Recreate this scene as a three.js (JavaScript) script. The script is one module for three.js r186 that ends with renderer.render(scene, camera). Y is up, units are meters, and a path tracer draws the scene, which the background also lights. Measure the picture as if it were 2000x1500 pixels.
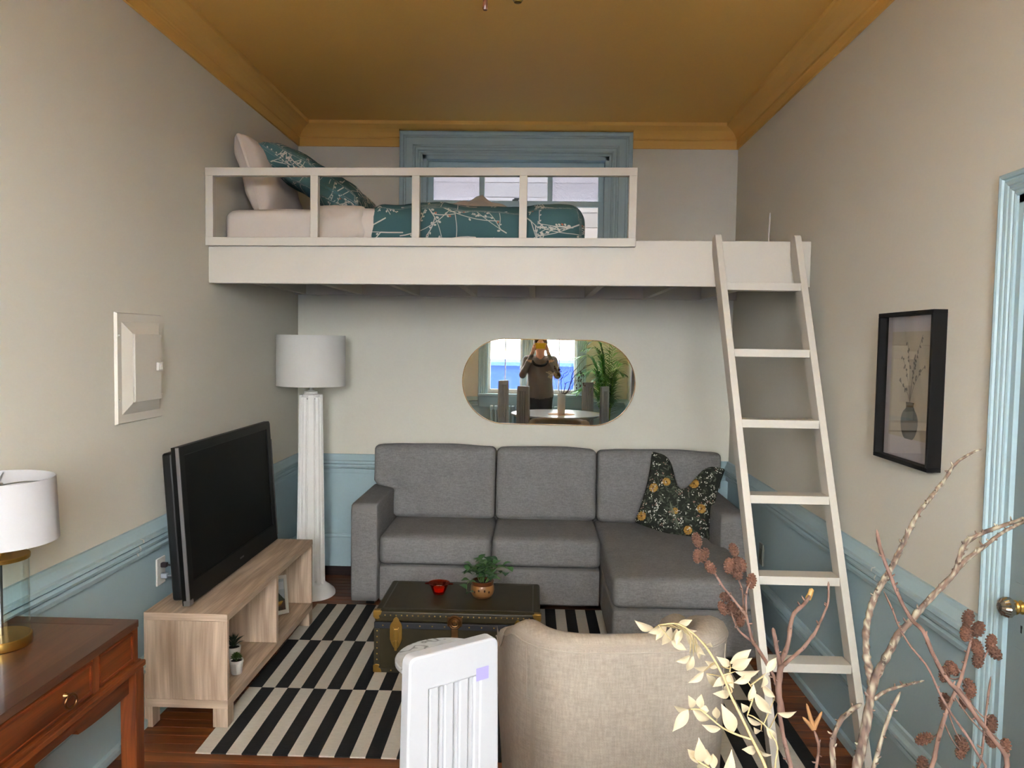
import * as THREE from 'three';
import { RoundedBoxGeometry } from 'three/addons/geometries/RoundedBoxGeometry.js';
import { mergeGeometries, mergeVertices, toCreasedNormals } from 'three/addons/utils/BufferGeometryUtils.js';
import { ImprovedNoise } from 'three/addons/math/ImprovedNoise.js';

// ---------- camera, sky, exposure ----------
const renderer = new THREE.WebGLRenderer({ antialias: true });
renderer.toneMapping = THREE.LinearToneMapping;
renderer.toneMappingExposure = 1.0;
renderer.shadowMap.enabled = true;
const scene = new THREE.Scene();
const camera = new THREE.PerspectiveCamera(53.13, 4 / 3, 0.01, 200);
camera.position.set(0, 1.6, 0);
camera.rotation.order = 'YXZ';
camera.rotation.set(-0.05345, 0.02968, 0.01574);
scene.add(camera);
// bright hazy sky, brightest round the veiled sun; it enters through the real windows
const SUN = new THREE.Vector3(20, 17, -2.4).normalize();
const skyTex = (() => {
  const w = 256, h = 128, d = new Uint8Array(w * h * 4);
  for (let y = 0; y < h; y++) for (let x = 0; x < w; x++) {
    const th = ((y + .5) / h - .5) * Math.PI, ph = ((x + .5) / w - .5) * 2 * Math.PI, c = Math.cos(th), g = Math.acos(Math.max(-1, Math.min(1, Math.cos(ph) * c * SUN.x + Math.sin(th) * SUN.y + Math.sin(ph) * c * SUN.z)));
    const L = .30 + .70 * Math.exp(-g / .95), i = 4 * (y * w + x); d[i] = 255 * L * .975; d[i + 1] = 255 * L * .99; d[i + 2] = 255 * L; d[i + 3] = 255;
  }
  const t = new THREE.DataTexture(d, w, h); t.mapping = THREE.EquirectangularReflectionMapping; t.magFilter = THREE.LinearFilter; t.wrapS = THREE.RepeatWrapping; t.needsUpdate = true; return t;
})();
scene.background = skyTex;
scene.backgroundIntensity = 135;
// hazy sun along the street: it lights the pavement outside, never the room directly
const sun = new THREE.DirectionalLight(new THREE.Color().setRGB(1, .985, .96), 210);
sun.position.copy(SUN).multiplyScalar(26); sun.target.position.set(0, 0, 0); sun.castShadow = true; sun.shadow.radius = 6;
sun.shadow.mapSize.set(2048, 2048); Object.assign(sun.shadow.camera, { left: -25, right: 25, top: 25, bottom: -25, near: 1, far: 80 });
scene.add(sun, sun.target);

// ---------- room dimensions (metres) ----------
const XL = -1.6, XR = 1.303, ZB = -5.14, ZF = 0.62, YC = 3.03;

// ---------- helpers ----------
let seed = 7;
const rnd = () => { seed = (seed + 0x6D2B79F5) | 0; let t = Math.imul(seed ^ (seed >>> 15), 1 | seed); t = (t + Math.imul(t ^ (t >>> 7), 61 | t)) ^ t; return ((t ^ (t >>> 14)) >>> 0) / 4294967296; };
const rr = (a, b) => a + (b - a) * rnd();
const perlin = new ImprovedNoise();
const nz = (x, y = 0, z = 0) => perlin.noise(x, y, z);
const V3 = (x, y, z) => new THREE.Vector3(x, y, z);
const used = new Map();
function numbered(n) { const k = used.get(n) ?? 0; used.set(n, k + 1); return k ? n + '_' + String(k).padStart(3, '0') : n; }
const bases = new Map();
function thing(name, label, category, base = [0, 0, 0], group) {
  const o = new THREE.Group(); o.name = numbered(name); o.position.set(...base); scene.add(o);
  o.userData = { label, category }; if (group) o.userData.group = group; bases.set(o, base); return o;
}
function struct(name, base = [0, 0, 0]) { const o = new THREE.Group(); o.name = name; o.position.set(...base); scene.add(o); o.userData = { kind: 'structure' }; bases.set(o, base); return o; }
function shadow(m) { m.castShadow = true; m.receiveShadow = true; return m; }
// geometry is in world coordinates when "t" is a thing with a base; sub-parts hang under a part
function part(t, name, geo, mat, owner) {
  const b = bases.get(t); geo.translate(-b[0], -b[1], -b[2]);
  const m = shadow(new THREE.Mesh(geo, mat)); m.name = name; (owner ?? t).add(m); return m;
}
function smesh(name, geo, mat) { const m = shadow(new THREE.Mesh(geo, mat)); m.name = name; m.userData = { kind: 'structure' }; scene.add(m); return m; }
// drop everything but position / normal / uv so that pieces merge
function clean(g) { g = g.index ? g.toNonIndexed() : g; for (const k of Object.keys(g.attributes)) if (!['position', 'normal', 'uv', 'color'].includes(k)) g.deleteAttribute(k); return g; }
function merge(list) { return list.length === 1 ? list[0] : mergeGeometries(list.map(clean)); }
function uvBox(g, s = 1, grain = null) {   // uv in metres / s, u along the grain axis
  const p = g.attributes.position, n = g.attributes.normal, uv = new Float32Array(p.count * 2);
  for (let i = 0; i < p.count; i++) {
    const a = [p.getX(i), p.getY(i), p.getZ(i)], m = [Math.abs(n.getX(i)), Math.abs(n.getY(i)), Math.abs(n.getZ(i))];
    const d = m[0] > m[1] && m[0] > m[2] ? 0 : m[1] > m[2] ? 1 : 2;
    let ax = [0, 1, 2].filter((k) => k !== d);
    if (d === 0) ax = [2, 1];
    if (grain !== null && ax[1] === grain) ax = [ax[1], ax[0]];
    uv[2 * i] = a[ax[0]] / s; uv[2 * i + 1] = a[ax[1]] / s;
  }
  g.setAttribute('uv', new THREE.BufferAttribute(uv, 2)); return g;
}
function bx(x0, x1, y0, y1, z0, z1, r = 0) {
  const w = Math.abs(x1 - x0), h = Math.abs(y1 - y0), d = Math.abs(z1 - z0);
  const g = r > 0 ? new RoundedBoxGeometry(w, h, d, 2, Math.min(r, w * .49, h * .49, d * .49)) : new THREE.BoxGeometry(w, h, d);
  g.translate((x0 + x1) / 2, (y0 + y1) / 2, (z0 + z1) / 2); return clean(g);
}
function lathe(pts, x, y, z, seg = 40) { const g = new THREE.LatheGeometry(pts.map((p) => new THREE.Vector2(p[0], p[1])), seg); g.translate(x, y, z); return clean(g); }
function latheC(pts, x, y, z, seg = 40, ang = .6) { return toCreasedNormals(lathe(pts, x, y, z, seg), ang); }
function tube(pts, r, seg = 8, n = 0) { return clean(new THREE.TubeGeometry(new THREE.CatmullRomCurve3(pts.map((p) => p.isVector3 ? p : V3(...p))), n || pts.length * 5, r, seg, false)); }
function taper(pts, r0, r1, seg = 7, n = 0, bump = 0, ns = 40) {   // tapering, slightly knobbly round stem
  const c = new THREE.CatmullRomCurve3(pts.map((p) => V3(...p))), N = n || pts.length * 4, fr = c.computeFrenetFrames(N, false), pos = [], idx = [];
  for (let i = 0; i <= N; i++) {
    const t = i / N, P = c.getPointAt(t);
    for (let j = 0; j < seg; j++) {
      const a = j / seg * Math.PI * 2; let r = r0 + (r1 - r0) * t;
      if (i === N) r *= .35;
      r *= 1 + bump * nz(P.x * ns + Math.cos(a) * 1.3, P.y * ns + Math.sin(a) * 1.3, P.z * ns + 5.5);
      const q = P.clone().addScaledVector(fr.normals[i], Math.cos(a) * r).addScaledVector(fr.binormals[i], Math.sin(a) * r);
      pos.push(q.x, q.y, q.z);
    }
  }
  for (let i = 0; i < N; i++) for (let j = 0; j < seg; j++) { const a = i * seg + j, b = i * seg + (j + 1) % seg; idx.push(a, b, a + seg, b, b + seg, a + seg); }
  const e = pos.length / 3, P = c.getPointAt(1); pos.push(P.x, P.y, P.z); for (let j = 0; j < seg; j++) idx.push(N * seg + j, N * seg + (j + 1) % seg, e);
  const g = new THREE.BufferGeometry(); g.setAttribute('position', new THREE.Float32BufferAttribute(pos, 3)); g.setIndex(idx); g.computeVertexNormals();
  g.setAttribute('uv', new THREE.Float32BufferAttribute(new Float32Array(pos.length / 3 * 2), 2)); return g;
}
function smooth(g) { g.deleteAttribute('normal'); g.deleteAttribute('uv'); g = mergeVertices(g, 1e-5); g.computeVertexNormals(); return g; }
// upholstered block: rounded edges, faces that puff out; fn may move the points further
function softBox(w, h, d, r, puff = [0, 0, 0], n = [12, 12, 12], fn = null) {
  let g = new THREE.BoxGeometry(2, 2, 2, ...n); g = smooth(g);
  const p = g.attributes.position, H = [w / 2, h / 2, d / 2];
  for (let i = 0; i < p.count; i++) {
    const t = [p.getX(i), p.getY(i), p.getZ(i)].map((v) => Math.sign(v) * Math.pow(Math.abs(v), .72));
    const P = t.map((v, k) => v * H[k]), Q = P.map((v, k) => Math.max(-H[k] + Math.min(r, H[k]), Math.min(H[k] - Math.min(r, H[k]), v)));
    const D = P.map((v, k) => v - Q[k]), L = Math.hypot(...D);
    let o = L > 1e-6 ? Q.map((v, k) => v + D[k] / L * r) : P;
    const b = t.map((v) => 1 - v * v);
    o = [o[0] + puff[0] * b[1] * b[2] * t[0], o[1] + puff[1] * b[0] * b[2] * t[1], o[2] + puff[2] * b[0] * b[1] * t[2]];
    if (fn) o = fn(o, t);
    p.setXYZ(i, ...o);
  }
  g.computeVertexNormals(); return g;
}
// profile polygon (points [out, y]) run along x or z against a wall
function run(profile, axis, wall, dir, a, b) {
  const s = new THREE.Shape(profile.map((p) => new THREE.Vector2(p[0], p[1]))), g = new THREE.ExtrudeGeometry(s, { depth: b - a, bevelEnabled: false, steps: 1 });
  const p = g.attributes.position;
  for (let i = 0; i < p.count; i++) { const o = p.getX(i), y = p.getY(i), t = p.getZ(i) + a; axis === 'z' ? p.setXYZ(i, wall + dir * o, y, t) : p.setXYZ(i, t, y, wall + dir * o); }
  let q = clean(g); q = fixWinding(q); return q;
}
function fixWinding(g) {   // flip inside-out closed geometry
  const p = g.attributes.position; let v = 0; const a = V3(), b = V3(), c = V3();
  for (let i = 0; i < p.count; i += 3) { a.fromBufferAttribute(p, i); b.fromBufferAttribute(p, i + 1); c.fromBufferAttribute(p, i + 2); v += a.dot(b.cross(c)); }
  if (v < 0) for (const k of ['position', 'uv']) { const at = g.attributes[k]; if (!at) continue; const s = at.itemSize; for (let i = 0; i < at.count; i += 3) for (let j = 0; j < s; j++) { const t = at.array[(i + 1) * s + j]; at.array[(i + 1) * s + j] = at.array[(i + 2) * s + j]; at.array[(i + 2) * s + j] = t; } }
  g.computeVertexNormals(); return g;
}
function plate(shape, depth, bevel = .002, seg = 2) { const g = new THREE.ExtrudeGeometry(shape, { depth: Math.max(depth - 2 * bevel, .0005), bevelEnabled: bevel > 0, bevelThickness: bevel, bevelSize: bevel, bevelSegments: seg, curveSegments: 24 }); g.translate(0, 0, bevel); return clean(g); }
function leafGeo(a, b, w, cup = .25, up = V3(0, 1, 0)) {   // thin curved leaf from a to b
  const A = V3(...a), B = V3(...b), d = B.clone().sub(A), L = d.length(); d.normalize();
  let s = d.clone().cross(up); if (s.length() < .05) s = V3(1, 0, 0); s.normalize(); const n = s.clone().cross(d).normalize(), pos = [], idx = [], N = 8, prof = [.03, .5, .82, .98, 1, .86, .6, .28, .01];
  for (let i = 0; i <= N; i++) { const t = i / N, C = A.clone().addScaledVector(d, L * t).addScaledVector(n, Math.sin(t * Math.PI) * L * .10); for (let j = -2; j <= 2; j++) { const q = C.clone().addScaledVector(s, j / 2 * w * .5 * prof[i]).addScaledVector(n, Math.abs(j / 2) * w * cup * prof[i]); pos.push(q.x, q.y, q.z); } }
  for (let i = 0; i < N; i++) for (let j = 0; j < 4; j++) { const q = i * 5 + j; idx.push(q, q + 1, q + 5, q + 1, q + 6, q + 5); }
  const g = new THREE.BufferGeometry(); g.setAttribute('position', new THREE.Float32BufferAttribute(pos, 3)); g.setIndex(idx); g.computeVertexNormals(); g.setAttribute('uv', new THREE.Float32BufferAttribute(new Float32Array(pos.length / 3 * 2), 2)); return g;
}

// ---------- textures ----------
function dataTex(w, h, fn, srgb) {
  const d = new Uint8Array(w * h * 4);
  for (let y = 0; y < h; y++) for (let x = 0; x < w; x++) { const c = fn(x / w, y / h), i = 4 * (y * w + x); for (let k = 0; k < 3; k++) d[i + k] = Math.max(0, Math.min(255, (Array.isArray(c) ? c[k] : c) * 255)); d[i + 3] = 255; }
  const t = new THREE.DataTexture(d, w, h); t.wrapS = t.wrapT = THREE.RepeatWrapping; t.magFilter = THREE.LinearFilter; t.minFilter = THREE.LinearMipmapLinearFilter; t.generateMipmaps = true; if (srgb) t.colorSpace = THREE.SRGBColorSpace; t.needsUpdate = true; return t;
}
function canvasTex(w, h, draw) { const c = document.createElement('canvas'); c.width = w; c.height = h; draw(c.getContext('2d'), w, h); const t = new THREE.CanvasTexture(c); t.colorSpace = THREE.SRGBColorSpace; t.wrapS = t.wrapT = THREE.RepeatWrapping; return t; }
// value noise that repeats at u, v = 1 (range -1..1)
function hash2(x, y, k) { let h = Math.imul(x, 374761393) ^ Math.imul(y, 668265263) ^ Math.imul(k, 2246822519); h = Math.imul(h ^ (h >>> 13), 1274126177); return ((h ^ (h >>> 16)) >>> 0) / 2147483648 - 1; }
function pn(u, v, fu, fv, k = 0) {
  const x = (u - Math.floor(u)) * fu, y = (v - Math.floor(v)) * fv, i = Math.floor(x), j = Math.floor(y), a = x - i, b = y - j, p = a * a * (3 - 2 * a), q = b * b * (3 - 2 * b);
  const h = (m, n) => hash2((i + m) % fu, (j + n) % fv, k);
  return (h(0, 0) * (1 - p) + h(1, 0) * p) * (1 - q) + (h(0, 1) * (1 - p) + h(1, 1) * p) * q;
}
const tn = (u, v, f, s = 0) => pn(u, v, f, f, s);
function white(k) { let s = k * 7919 + 13; return () => { s = (s * 1664525 + 1013904223) >>> 0; return s / 4294967296; }; }
const wk = white(3);
const weaveBump = dataTex(256, 256, (u, v) => .5 + .22 * Math.sin(u * Math.PI * 2 * 64) * Math.sin(v * Math.PI * 2 * 64) + .28 * (wk() - .5));
const w1 = white(5);
const heather = dataTex(512, 512, (u, v) => { const n = .22 * tn(u, v, 90, 1) + .5 * (w1() - .5) + .08 * tn(u, v, 7, 4) + .2 * pn(u, v, 24, 160, 6); const c = .82 + .2 * n; return [c, c, c]; }, true);
const w2 = white(9);
const linenTex = dataTex(512, 512, (u, v) => { const n = .12 * tn(u, v, 8, 2) + .6 * (w2() - .5) + .25 * pn(u, v, 160, 30, 7) + .2 * pn(u, v, 30, 160, 8); const c = .86 + .14 * n; return [c, c * .99, c * .975]; }, true);
function grainTex(base, dark, s, k = 1) {   // grain runs along u
  const w = white(s); return dataTex(1024, 512, (u, v) => {
    const vv = v + k * .02 * pn(u, v, 3, 4, s), n = .42 * pn(u, vv, 2, 14, s + 1) + .34 * pn(u, vv, 4, 44, s + 2) + .26 * pn(u, vv, 8, 150, s + 3) + .16 * (w() - .5);
    const t = Math.max(0, Math.min(1, .5 + n * .8)); return base.map((b, i) => (b * t + dark[i] * (1 - t)) / 255);
  }, true);
}
const benchTex = grainTex([232, 209, 185], [174, 149, 126], 21, .4);
const mahoganyTex = grainTex([130, 66, 25], [72, 29, 8], 33, .8);
const mahoganyTopTex = grainTex([96, 62, 46], [68, 40, 29], 37, .5);
const floorTex = grainTex([150, 90, 46], [84, 44, 18], 45, .8);
const paintBump = dataTex(256, 256, (u, v) => .5 + .25 * tn(u, v, 22, 3) + .2 * tn(u, v, 60, 8));

// ---------- materials ----------
const col = (c) => new THREE.Color(c);
const std = (c, rough = .6, o = {}) => new THREE.MeshStandardMaterial({ color: col(c), roughness: rough, ...o });
const phy = (c, rough = .6, o = {}) => new THREE.MeshPhysicalMaterial({ color: col(c), roughness: rough, ...o });
const M = {
  wall: std('#e9e6d9', .75, { bumpMap: paintBump, bumpScale: .0006 }),
  blue: std('#b4ced6', .45, { bumpMap: paintBump, bumpScale: .0005 }),
  ochre: std('#dcae5c', .6, { bumpMap: paintBump, bumpScale: .0005 }),
  white: std('#e2ddd2', .5, { bumpMap: paintBump, bumpScale: .0004 }),
  sofa: std('#a5a4a4', .95, { map: heather, bumpMap: weaveBump, bumpScale: .0009 }),
  linen: std('#bdb2a6', .95, { map: linenTex, bumpMap: weaveBump, bumpScale: .0006 }),
  bench: std('#ffffff', .6, { map: benchTex }),
  mahogany: phy('#ffffff', .38, { map: mahoganyTex, clearcoat: .5, clearcoatRoughness: .2 }),
  mahoganyTop: phy('#ffffff', .3, { map: mahoganyTopTex, clearcoat: .8, clearcoatRoughness: .12 }),
  brass: std('#c6a258', .34, { metalness: 1 }),
  oldBrass: std('#b08d4a', .38, { metalness: 1 }),
  bronze: std('#7c5b3c', .35, { metalness: 1 }),
  gold: std('#7d6034', .4, { metalness: 1 }),
  chrome: std('#c9cbd0', .15, { metalness: 1 }),
  black: std('#0b0b0d', .4),
  gloss: phy('#070708', .45, { specularIntensity: .35 }),
  plastic: std('#e9e6df', .4),
  lacquer: phy('#a0a1a4', .35, { clearcoat: .4, clearcoatRoughness: .2 }),
  darkwood: std('#4b3223', .6, { map: floorTex }),
  glass: new THREE.MeshPhysicalMaterial({ color: 0xffffff, roughness: .02, transmission: 1, thickness: 0, ior: 1.5 }),
  shade: phy('#f7f6f2', .9, { transmission: .15, thickness: 0 }),
  sheet: std('#e6dcd2', .9, { bumpMap: weaveBump, bumpScale: .0003 }),
};
// ================= THE SETTING =================
{ // floor: narrow strip boards running across the room
  const f = struct('floor');
  part(f, 'subfloor', bx(XL - .12, XR + .12, -.16, -.022, ZB - .12, ZF + .12), std('#2a1a10', .9));
  const wd = .0637, mats = ['#ffffff', '#e4d2c4', '#fff0e0', '#d2bfb0'].map((c) => phy(c, .42, { map: floorTex, clearcoat: .25, clearcoatRoughness: .3 }));
  const lens = [.62, .88, 1.05, 1.24, 1.38, 1.62].map((L) => { const c = .0016, g = new THREE.BufferGeometry(), a = L / 2 - .0008, b = wd / 2 - .0009, h = .022, P = [[-a, 0, -b], [a, 0, -b], [a, 0, b], [-a, 0, b], [-a, h - c, -b], [a, h - c, -b], [a, h - c, b], [-a, h - c, b], [-a + c, h, -b + c], [a - c, h, -b + c], [a - c, h, b - c], [-a + c, h, b - c]];
    const Q = [[4, 5, 1, 0], [5, 6, 2, 1], [6, 7, 3, 2], [7, 4, 0, 3], [8, 9, 5, 4], [9, 10, 6, 5], [10, 11, 7, 6], [11, 8, 4, 7], [11, 10, 9, 8]].flatMap((q) => [q[0], q[1], q[2], q[0], q[2], q[3]]);
    g.setAttribute('position', new THREE.Float32BufferAttribute(Q.flatMap((i) => P[i]), 3)); g.computeVertexNormals(); return { L, v: [0, 1, 2].map((k) => { const q = uvBox(g.clone(), 1.3, 0); for (let i = 0; i < q.attributes.uv.count; i++) q.attributes.uv.setXY(i, q.attributes.uv.getX(i) + k * .37, q.attributes.uv.getY(i) * 2 + k * .31 + L); return q; }) }; });
  const W = XR - XL; let n = 0;
  for (let z = ZB + wd / 2; z < ZF; z += wd) {
    let x = XL - rr(0, .5);
    while (x < XR - .02) {
      const p = lens[Math.floor(rnd() * lens.length)], m = shadow(new THREE.Mesh(p.v[Math.floor(rnd() * 3)], mats[Math.floor(rnd() * 4)]));
      m.name = n ? 'plank_' + String(n).padStart(3, '0') : 'plank'; n++;
      // boards run on under the skirting; the last of a row is shortened to end inside the wall
      let c = x + p.L / 2, s = 1, lo = Math.max(x, XL - .1), hi = Math.min(x + p.L, XR + .1); s = (hi - lo) / p.L; c = (lo + hi) / 2;
      m.scale.x = s; m.position.set(c, -.022 - (rnd() < .1 ? .0012 : 0), z); f.add(m); x += p.L;
    }
  }
}
smesh('ceiling', uvBox(bx(XL - .12, XR + .12, YC, YC + .15, ZB - .12, ZF + .12), .5), M.ochre);

const RAIL = .70;   // plaster above, painted wainscot below
function wallBox(s, x0, x1, z0, z1, holes = [], axis = 'x') {   // wall slab split round rectangular openings [a0,a1,y0,y1]
  const mk = (a0, a1, y0, y1) => axis === 'x' ? bx(a0, a1, y0, y1, z0, z1) : bx(x0, x1, y0, y1, a0, a1);
  const lo = [], hi = [], A0 = axis === 'x' ? x0 : z0, A1 = axis === 'x' ? x1 : z1;
  const add = (a0, a1, y0, y1) => { if (a1 - a0 < 1e-4) return; if (y0 < RAIL) lo.push(mk(a0, a1, y0, Math.min(y1, RAIL))); if (y1 > RAIL) hi.push(mk(a0, a1, Math.max(y0, RAIL), y1)); };
  let a = A0; for (const [h0, h1, y0, y1] of holes) { add(a, h0, 0, YC); if (y0 > 0) add(h0, h1, 0, y0); add(h0, h1, y1, YC); a = h1; } add(a, A1, 0, YC);
  part(s, 'plaster', uvBox(merge(hi), .5), M.wall); part(s, 'wainscot', uvBox(merge(lo), .5), M.blue);
}
const W1 = { x0: -.767, x1: .464, y0: 2.06, y1: 2.833 };                  // loft window opening
const FW = [{ x0: -.69, x1: -.16 }, { x0: .07, x1: .61 }].map((w) => ({ ...w, y0: .88, y1: 2.62 }));   // street windows behind the camera
const DR = { z0: -2.142, z1: -1.33, y1: 2.02 };
wallBox(struct('wall_left'), XL - .12, XL, ZB, ZF, [], 'z');
wallBox(struct('wall_right'), XR, XR + .12, ZB, ZF, [[DR.z0, DR.z1, 0, DR.y1]], 'z');
wallBox(struct('wall_back'), XL - .12, XR + .12, ZB - .12, ZB, [[W1.x0, W1.x1, W1.y0, W1.y1]]);
wallBox(struct('wall_front'), XL - .12, XR + .12, ZF, ZF + .14, FW.map((w) => [w.x0, w.x1, w.y0, w.y1]));

// mouldings
const railP = [[0, .832], [.010, .831], [.016, .818], [.032, .792], [.044, .789], [.046, .776], [.026, .773], [.012, .770], [.012, .766], [.028, .763], [.034, .752], [.030, .741], [.010, .739], [.010, .735], [.020, .732], [.023, .722], [.020, .706], [.004, .703], [0, .70]];
const baseP = [[0, .285], [.01, .283], [.014, .27], [.028, .262], [.030, .252], [.012, .249], [.012, .244], [.026, .241], [.028, .228], [.014, .224], [.014, .219], [.018, .216], [.018, .036], [.034, .034], [.036, .02], [.034, 0], [0, 0]];
const baseBackP = [[0, .285], [.01, .283], [.014, .272], [.02, .27], [.02, .262], [.017, .26], [.017, .0635], [0, .0635]];
const crownP = [[0, 2.884], [.013, 2.884], [.014, 2.925], [.017, 2.933], [.011, 2.937], [.011, 2.941], [.019, 2.946], [.024, 2.955], [.036, 2.972], [.056, 2.99], [.082, 3.003], [.098, 3.008], [.1, 3.012], [.1, YC], [0, YC]];
const moulding = (name, prof, axis, wall, dir, spans, m) => smesh(name, uvBox(merge(spans.map(([a, b]) => run(prof, axis, wall, dir, a, b))), .5), m);
const CAS = .065;   // casing width of the street windows and the door
moulding('trim_1', railP, 'z', XL, 1, [[ZB, ZF]], M.blue);
moulding('trim_2', railP, 'z', XR, -1, [[ZB, DR.z0 - CAS], [DR.z1 + CAS, ZF]], M.blue);
for (const [par, wall, dir, za, zb] of [['trim_1', XL, 1, -2.997, -2.986], ['trim_2', XR, -1, -2.846, -2.838]]) { const chip = railP.map(([o, y]) => [o > 0 ? o + .0009 : 0, y + (o > 0 ? .0003 : 0)]).filter(([, y]) => y < .80 && y > .707); const m = new THREE.Mesh(run([[0, .80], ...chip, [0, .707]], 'z', wall, dir, za, zb), std('#dfe6e4', .5)); shadow(m); m.name = 'paint_chip'; scene.getObjectByName(par).add(m); }
moulding('trim_3', railP, 'x', ZB, 1, [[XL, XR]], M.blue);
moulding('trim_4', railP, 'x', ZF, -1, [[XL, FW[0].x0 - .112], [FW[1].x1 + .112, XR]], M.blue);
moulding('baseboard_left', baseP, 'z', XL, 1, [[ZB, ZF]], M.blue);
moulding('baseboard_right', baseP, 'z', XR, -1, [[ZB, DR.z0 - CAS], [DR.z1 + CAS, ZF]], M.blue);
moulding('baseboard_back', baseBackP, 'x', ZB, 1, [[XL, XR]], M.blue);
smesh('trim_5', uvBox(bx(XL + .03, XR - .03, 0, .0625, ZB, ZB + .02, .003), .9, 0), M.darkwood);
moulding('baseboard_front', baseP, 'x', ZF, -1, [[XL, XR]], M.blue);
moulding('trim_6', crownP, 'z', XL, 1, [[ZB, ZF]], M.ochre);
moulding('trim_7', crownP, 'z', XR, -1, [[ZB, ZF]], M.ochre);
moulding('trim_8', crownP, 'x', ZB, 1, [[XL, -.92], [.613, XR]], M.ochre);
moulding('trim_10', [[0, 2.986], [.04, 2.986], [.056, 2.99], [.082, 3.003], [.098, 3.008], [.1, 3.012], [.1, YC], [0, YC]], 'x', ZB, 1, [[-.92, .613]], M.ochre);
moulding('trim_9', crownP, 'x', ZF, -1, [[XL, XR]], M.ochre);

// mitred casing round an opening in the plane z = const (local x, y), profile [across, out]
function casing(x0, x1, y0, y1, prof, sides = 'LTR') {
  const w = prof[prof.length - 1][0], list = [], q = (A, B, C, D) => [A, B, C, A, C, D];
  const strip = (f) => { const P = []; for (let i = 0; i < prof.length - 1; i++) { const [a, o] = prof[i], [b, p] = prof[i + 1]; P.push(...q(f(a, o, 0), f(b, p, 0), f(b, p, 1), f(a, o, 1))); } const g = new THREE.BufferGeometry(); g.setAttribute('position', new THREE.Float32BufferAttribute(P.flat(), 3)); g.computeVertexNormals(); return g; };
  if (sides.includes('L')) list.push(strip((a, o, t) => [x0 - a, t ? y1 + a : y0, o]));
  if (sides.includes('R')) list.push(strip((a, o, t) => [x1 + a, t ? y0 : y1 + a, o]));
  if (sides.includes('T')) list.push(strip((a, o, t) => [t ? x1 + a : x0 - a, y1 + a, o]));
  const g = merge(list); uvBox(g, .5); return g;
}
const casP = (w, o = 1) => [[0, 0], [0, .012 * o], [.012, .016 * o], [.02, .012 * o], [.026, .012 * o], [.032, .019 * o], [.045, .022 * o], [.05, .018 * o], [.058, .018 * o], [.064, .024 * o], [w - .045, .027 * o], [w - .038, .022 * o], [w - .03, .022 * o], [w - .025, .032 * o], [w - .012, .036 * o], [w - .003, .034 * o], [w, .03 * o], [w, 0]];

{ // window_1: sash window behind the loft bed, three small panes over a large lower sash
  const t = struct('window_1'), z = ZB;
  const c = casing(W1.x0, W1.x1, W1.y0, W1.y1, casP(.15, 1.15)); c.translate(0, 0, z); part(t, 'casing', c, M.blue);
  part(t, 'jamb', uvBox(merge([bx(W1.x0 - .001, W1.x0 + .025, W1.y0, W1.y1, z - .12, z + .004), bx(W1.x1 - .025, W1.x1 + .001, W1.y0, W1.y1, z - .12, z + .004), bx(W1.x0, W1.x1, W1.y1 - .025, W1.y1 + .001, z - .12, z + .004), bx(W1.x0, W1.x1, W1.y0 - .02, W1.y0 + .02, z - .12, z + .02)]), .5), M.blue);
  const a = W1.x0 + .026, b = W1.x1 - .026, zu = z - .085, zl = z - .048, my = 2.54;
  const up = part(t, 'upper_sash', uvBox(merge([bx(a, a + .036, my - .02, W1.y1 - .026, zu - .018, zu + .018, .003), bx(b - .036, b, my - .02, W1.y1 - .026, zu - .018, zu + .018, .003), bx(a + .03, b - .03, W1.y1 - .065, W1.y1 - .026, zu - .0172, zu + .0172, .003), bx(a + .03, b - .03, my - .022, my + .002, zu - .0172, zu + .0172, .003)]), .5), M.blue);
  const xs = [a + .036, -.395, -.361, .063, .096, b - .036];
  for (const k of [1, 3]) part(t, 'muntin', uvBox(bx(xs[k], xs[k + 1], my, W1.y1 - .065, zu - .014, zu + .014, .003), .5), M.blue, up);
  const frost = dataTex(256, 256, (u, v) => .5 + .3 * tn(u, v, 24, 5) + .25 * tn(u, v, 70, 6) + .2 * tn(u, v, 8, 2));
  const frostMat = new THREE.MeshPhysicalMaterial({ color: col('#f2f2fa'), roughness: .55, transmission: 1, thickness: 0, ior: 1.5, bumpMap: frost, bumpScale: .004 });
  for (const k of [0, 2, 4]) part(t, 'pane', uvBox(bx(xs[k], xs[k + 1], my, W1.y1 - .065, zu - .002, zu + .002), .25), k === 2 ? new THREE.MeshPhysicalMaterial({ color: col('#f4f6fc'), roughness: .25, transmission: 1, thickness: 0, ior: 1.5 }) : frostMat, up);
  const lo = part(t, 'lower_sash', uvBox(merge([bx(a, a + .036, W1.y0 + .02, my + .002, zl - .018, zl + .018, .003), bx(b - .036, b, W1.y0 + .02, my + .002, zl - .018, zl + .018, .003), bx(a + .03, b - .03, my - .03, my + .006, zl - .0172, zl + .0172, .003), bx(a + .03, b - .03, W1.y0 + .02, W1.y0 + .085, zl - .0172, zl + .0172, .003)]), .5), M.blue);
  part(t, 'pane', bx(a + .036, b - .036, W1.y0 + .085, my - .03, zl - .002, zl + .002), M.glass, lo);
  part(t, 'sash_lock', merge([bx(-.17, -.13, my + .006, my + .016, zl - .016, zl + .016, .003), bx(-.16, -.115, my + .016, my + .026, zl - .006, zl + .006, .003)]), std('#50636a', .4), lo);
}
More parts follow.
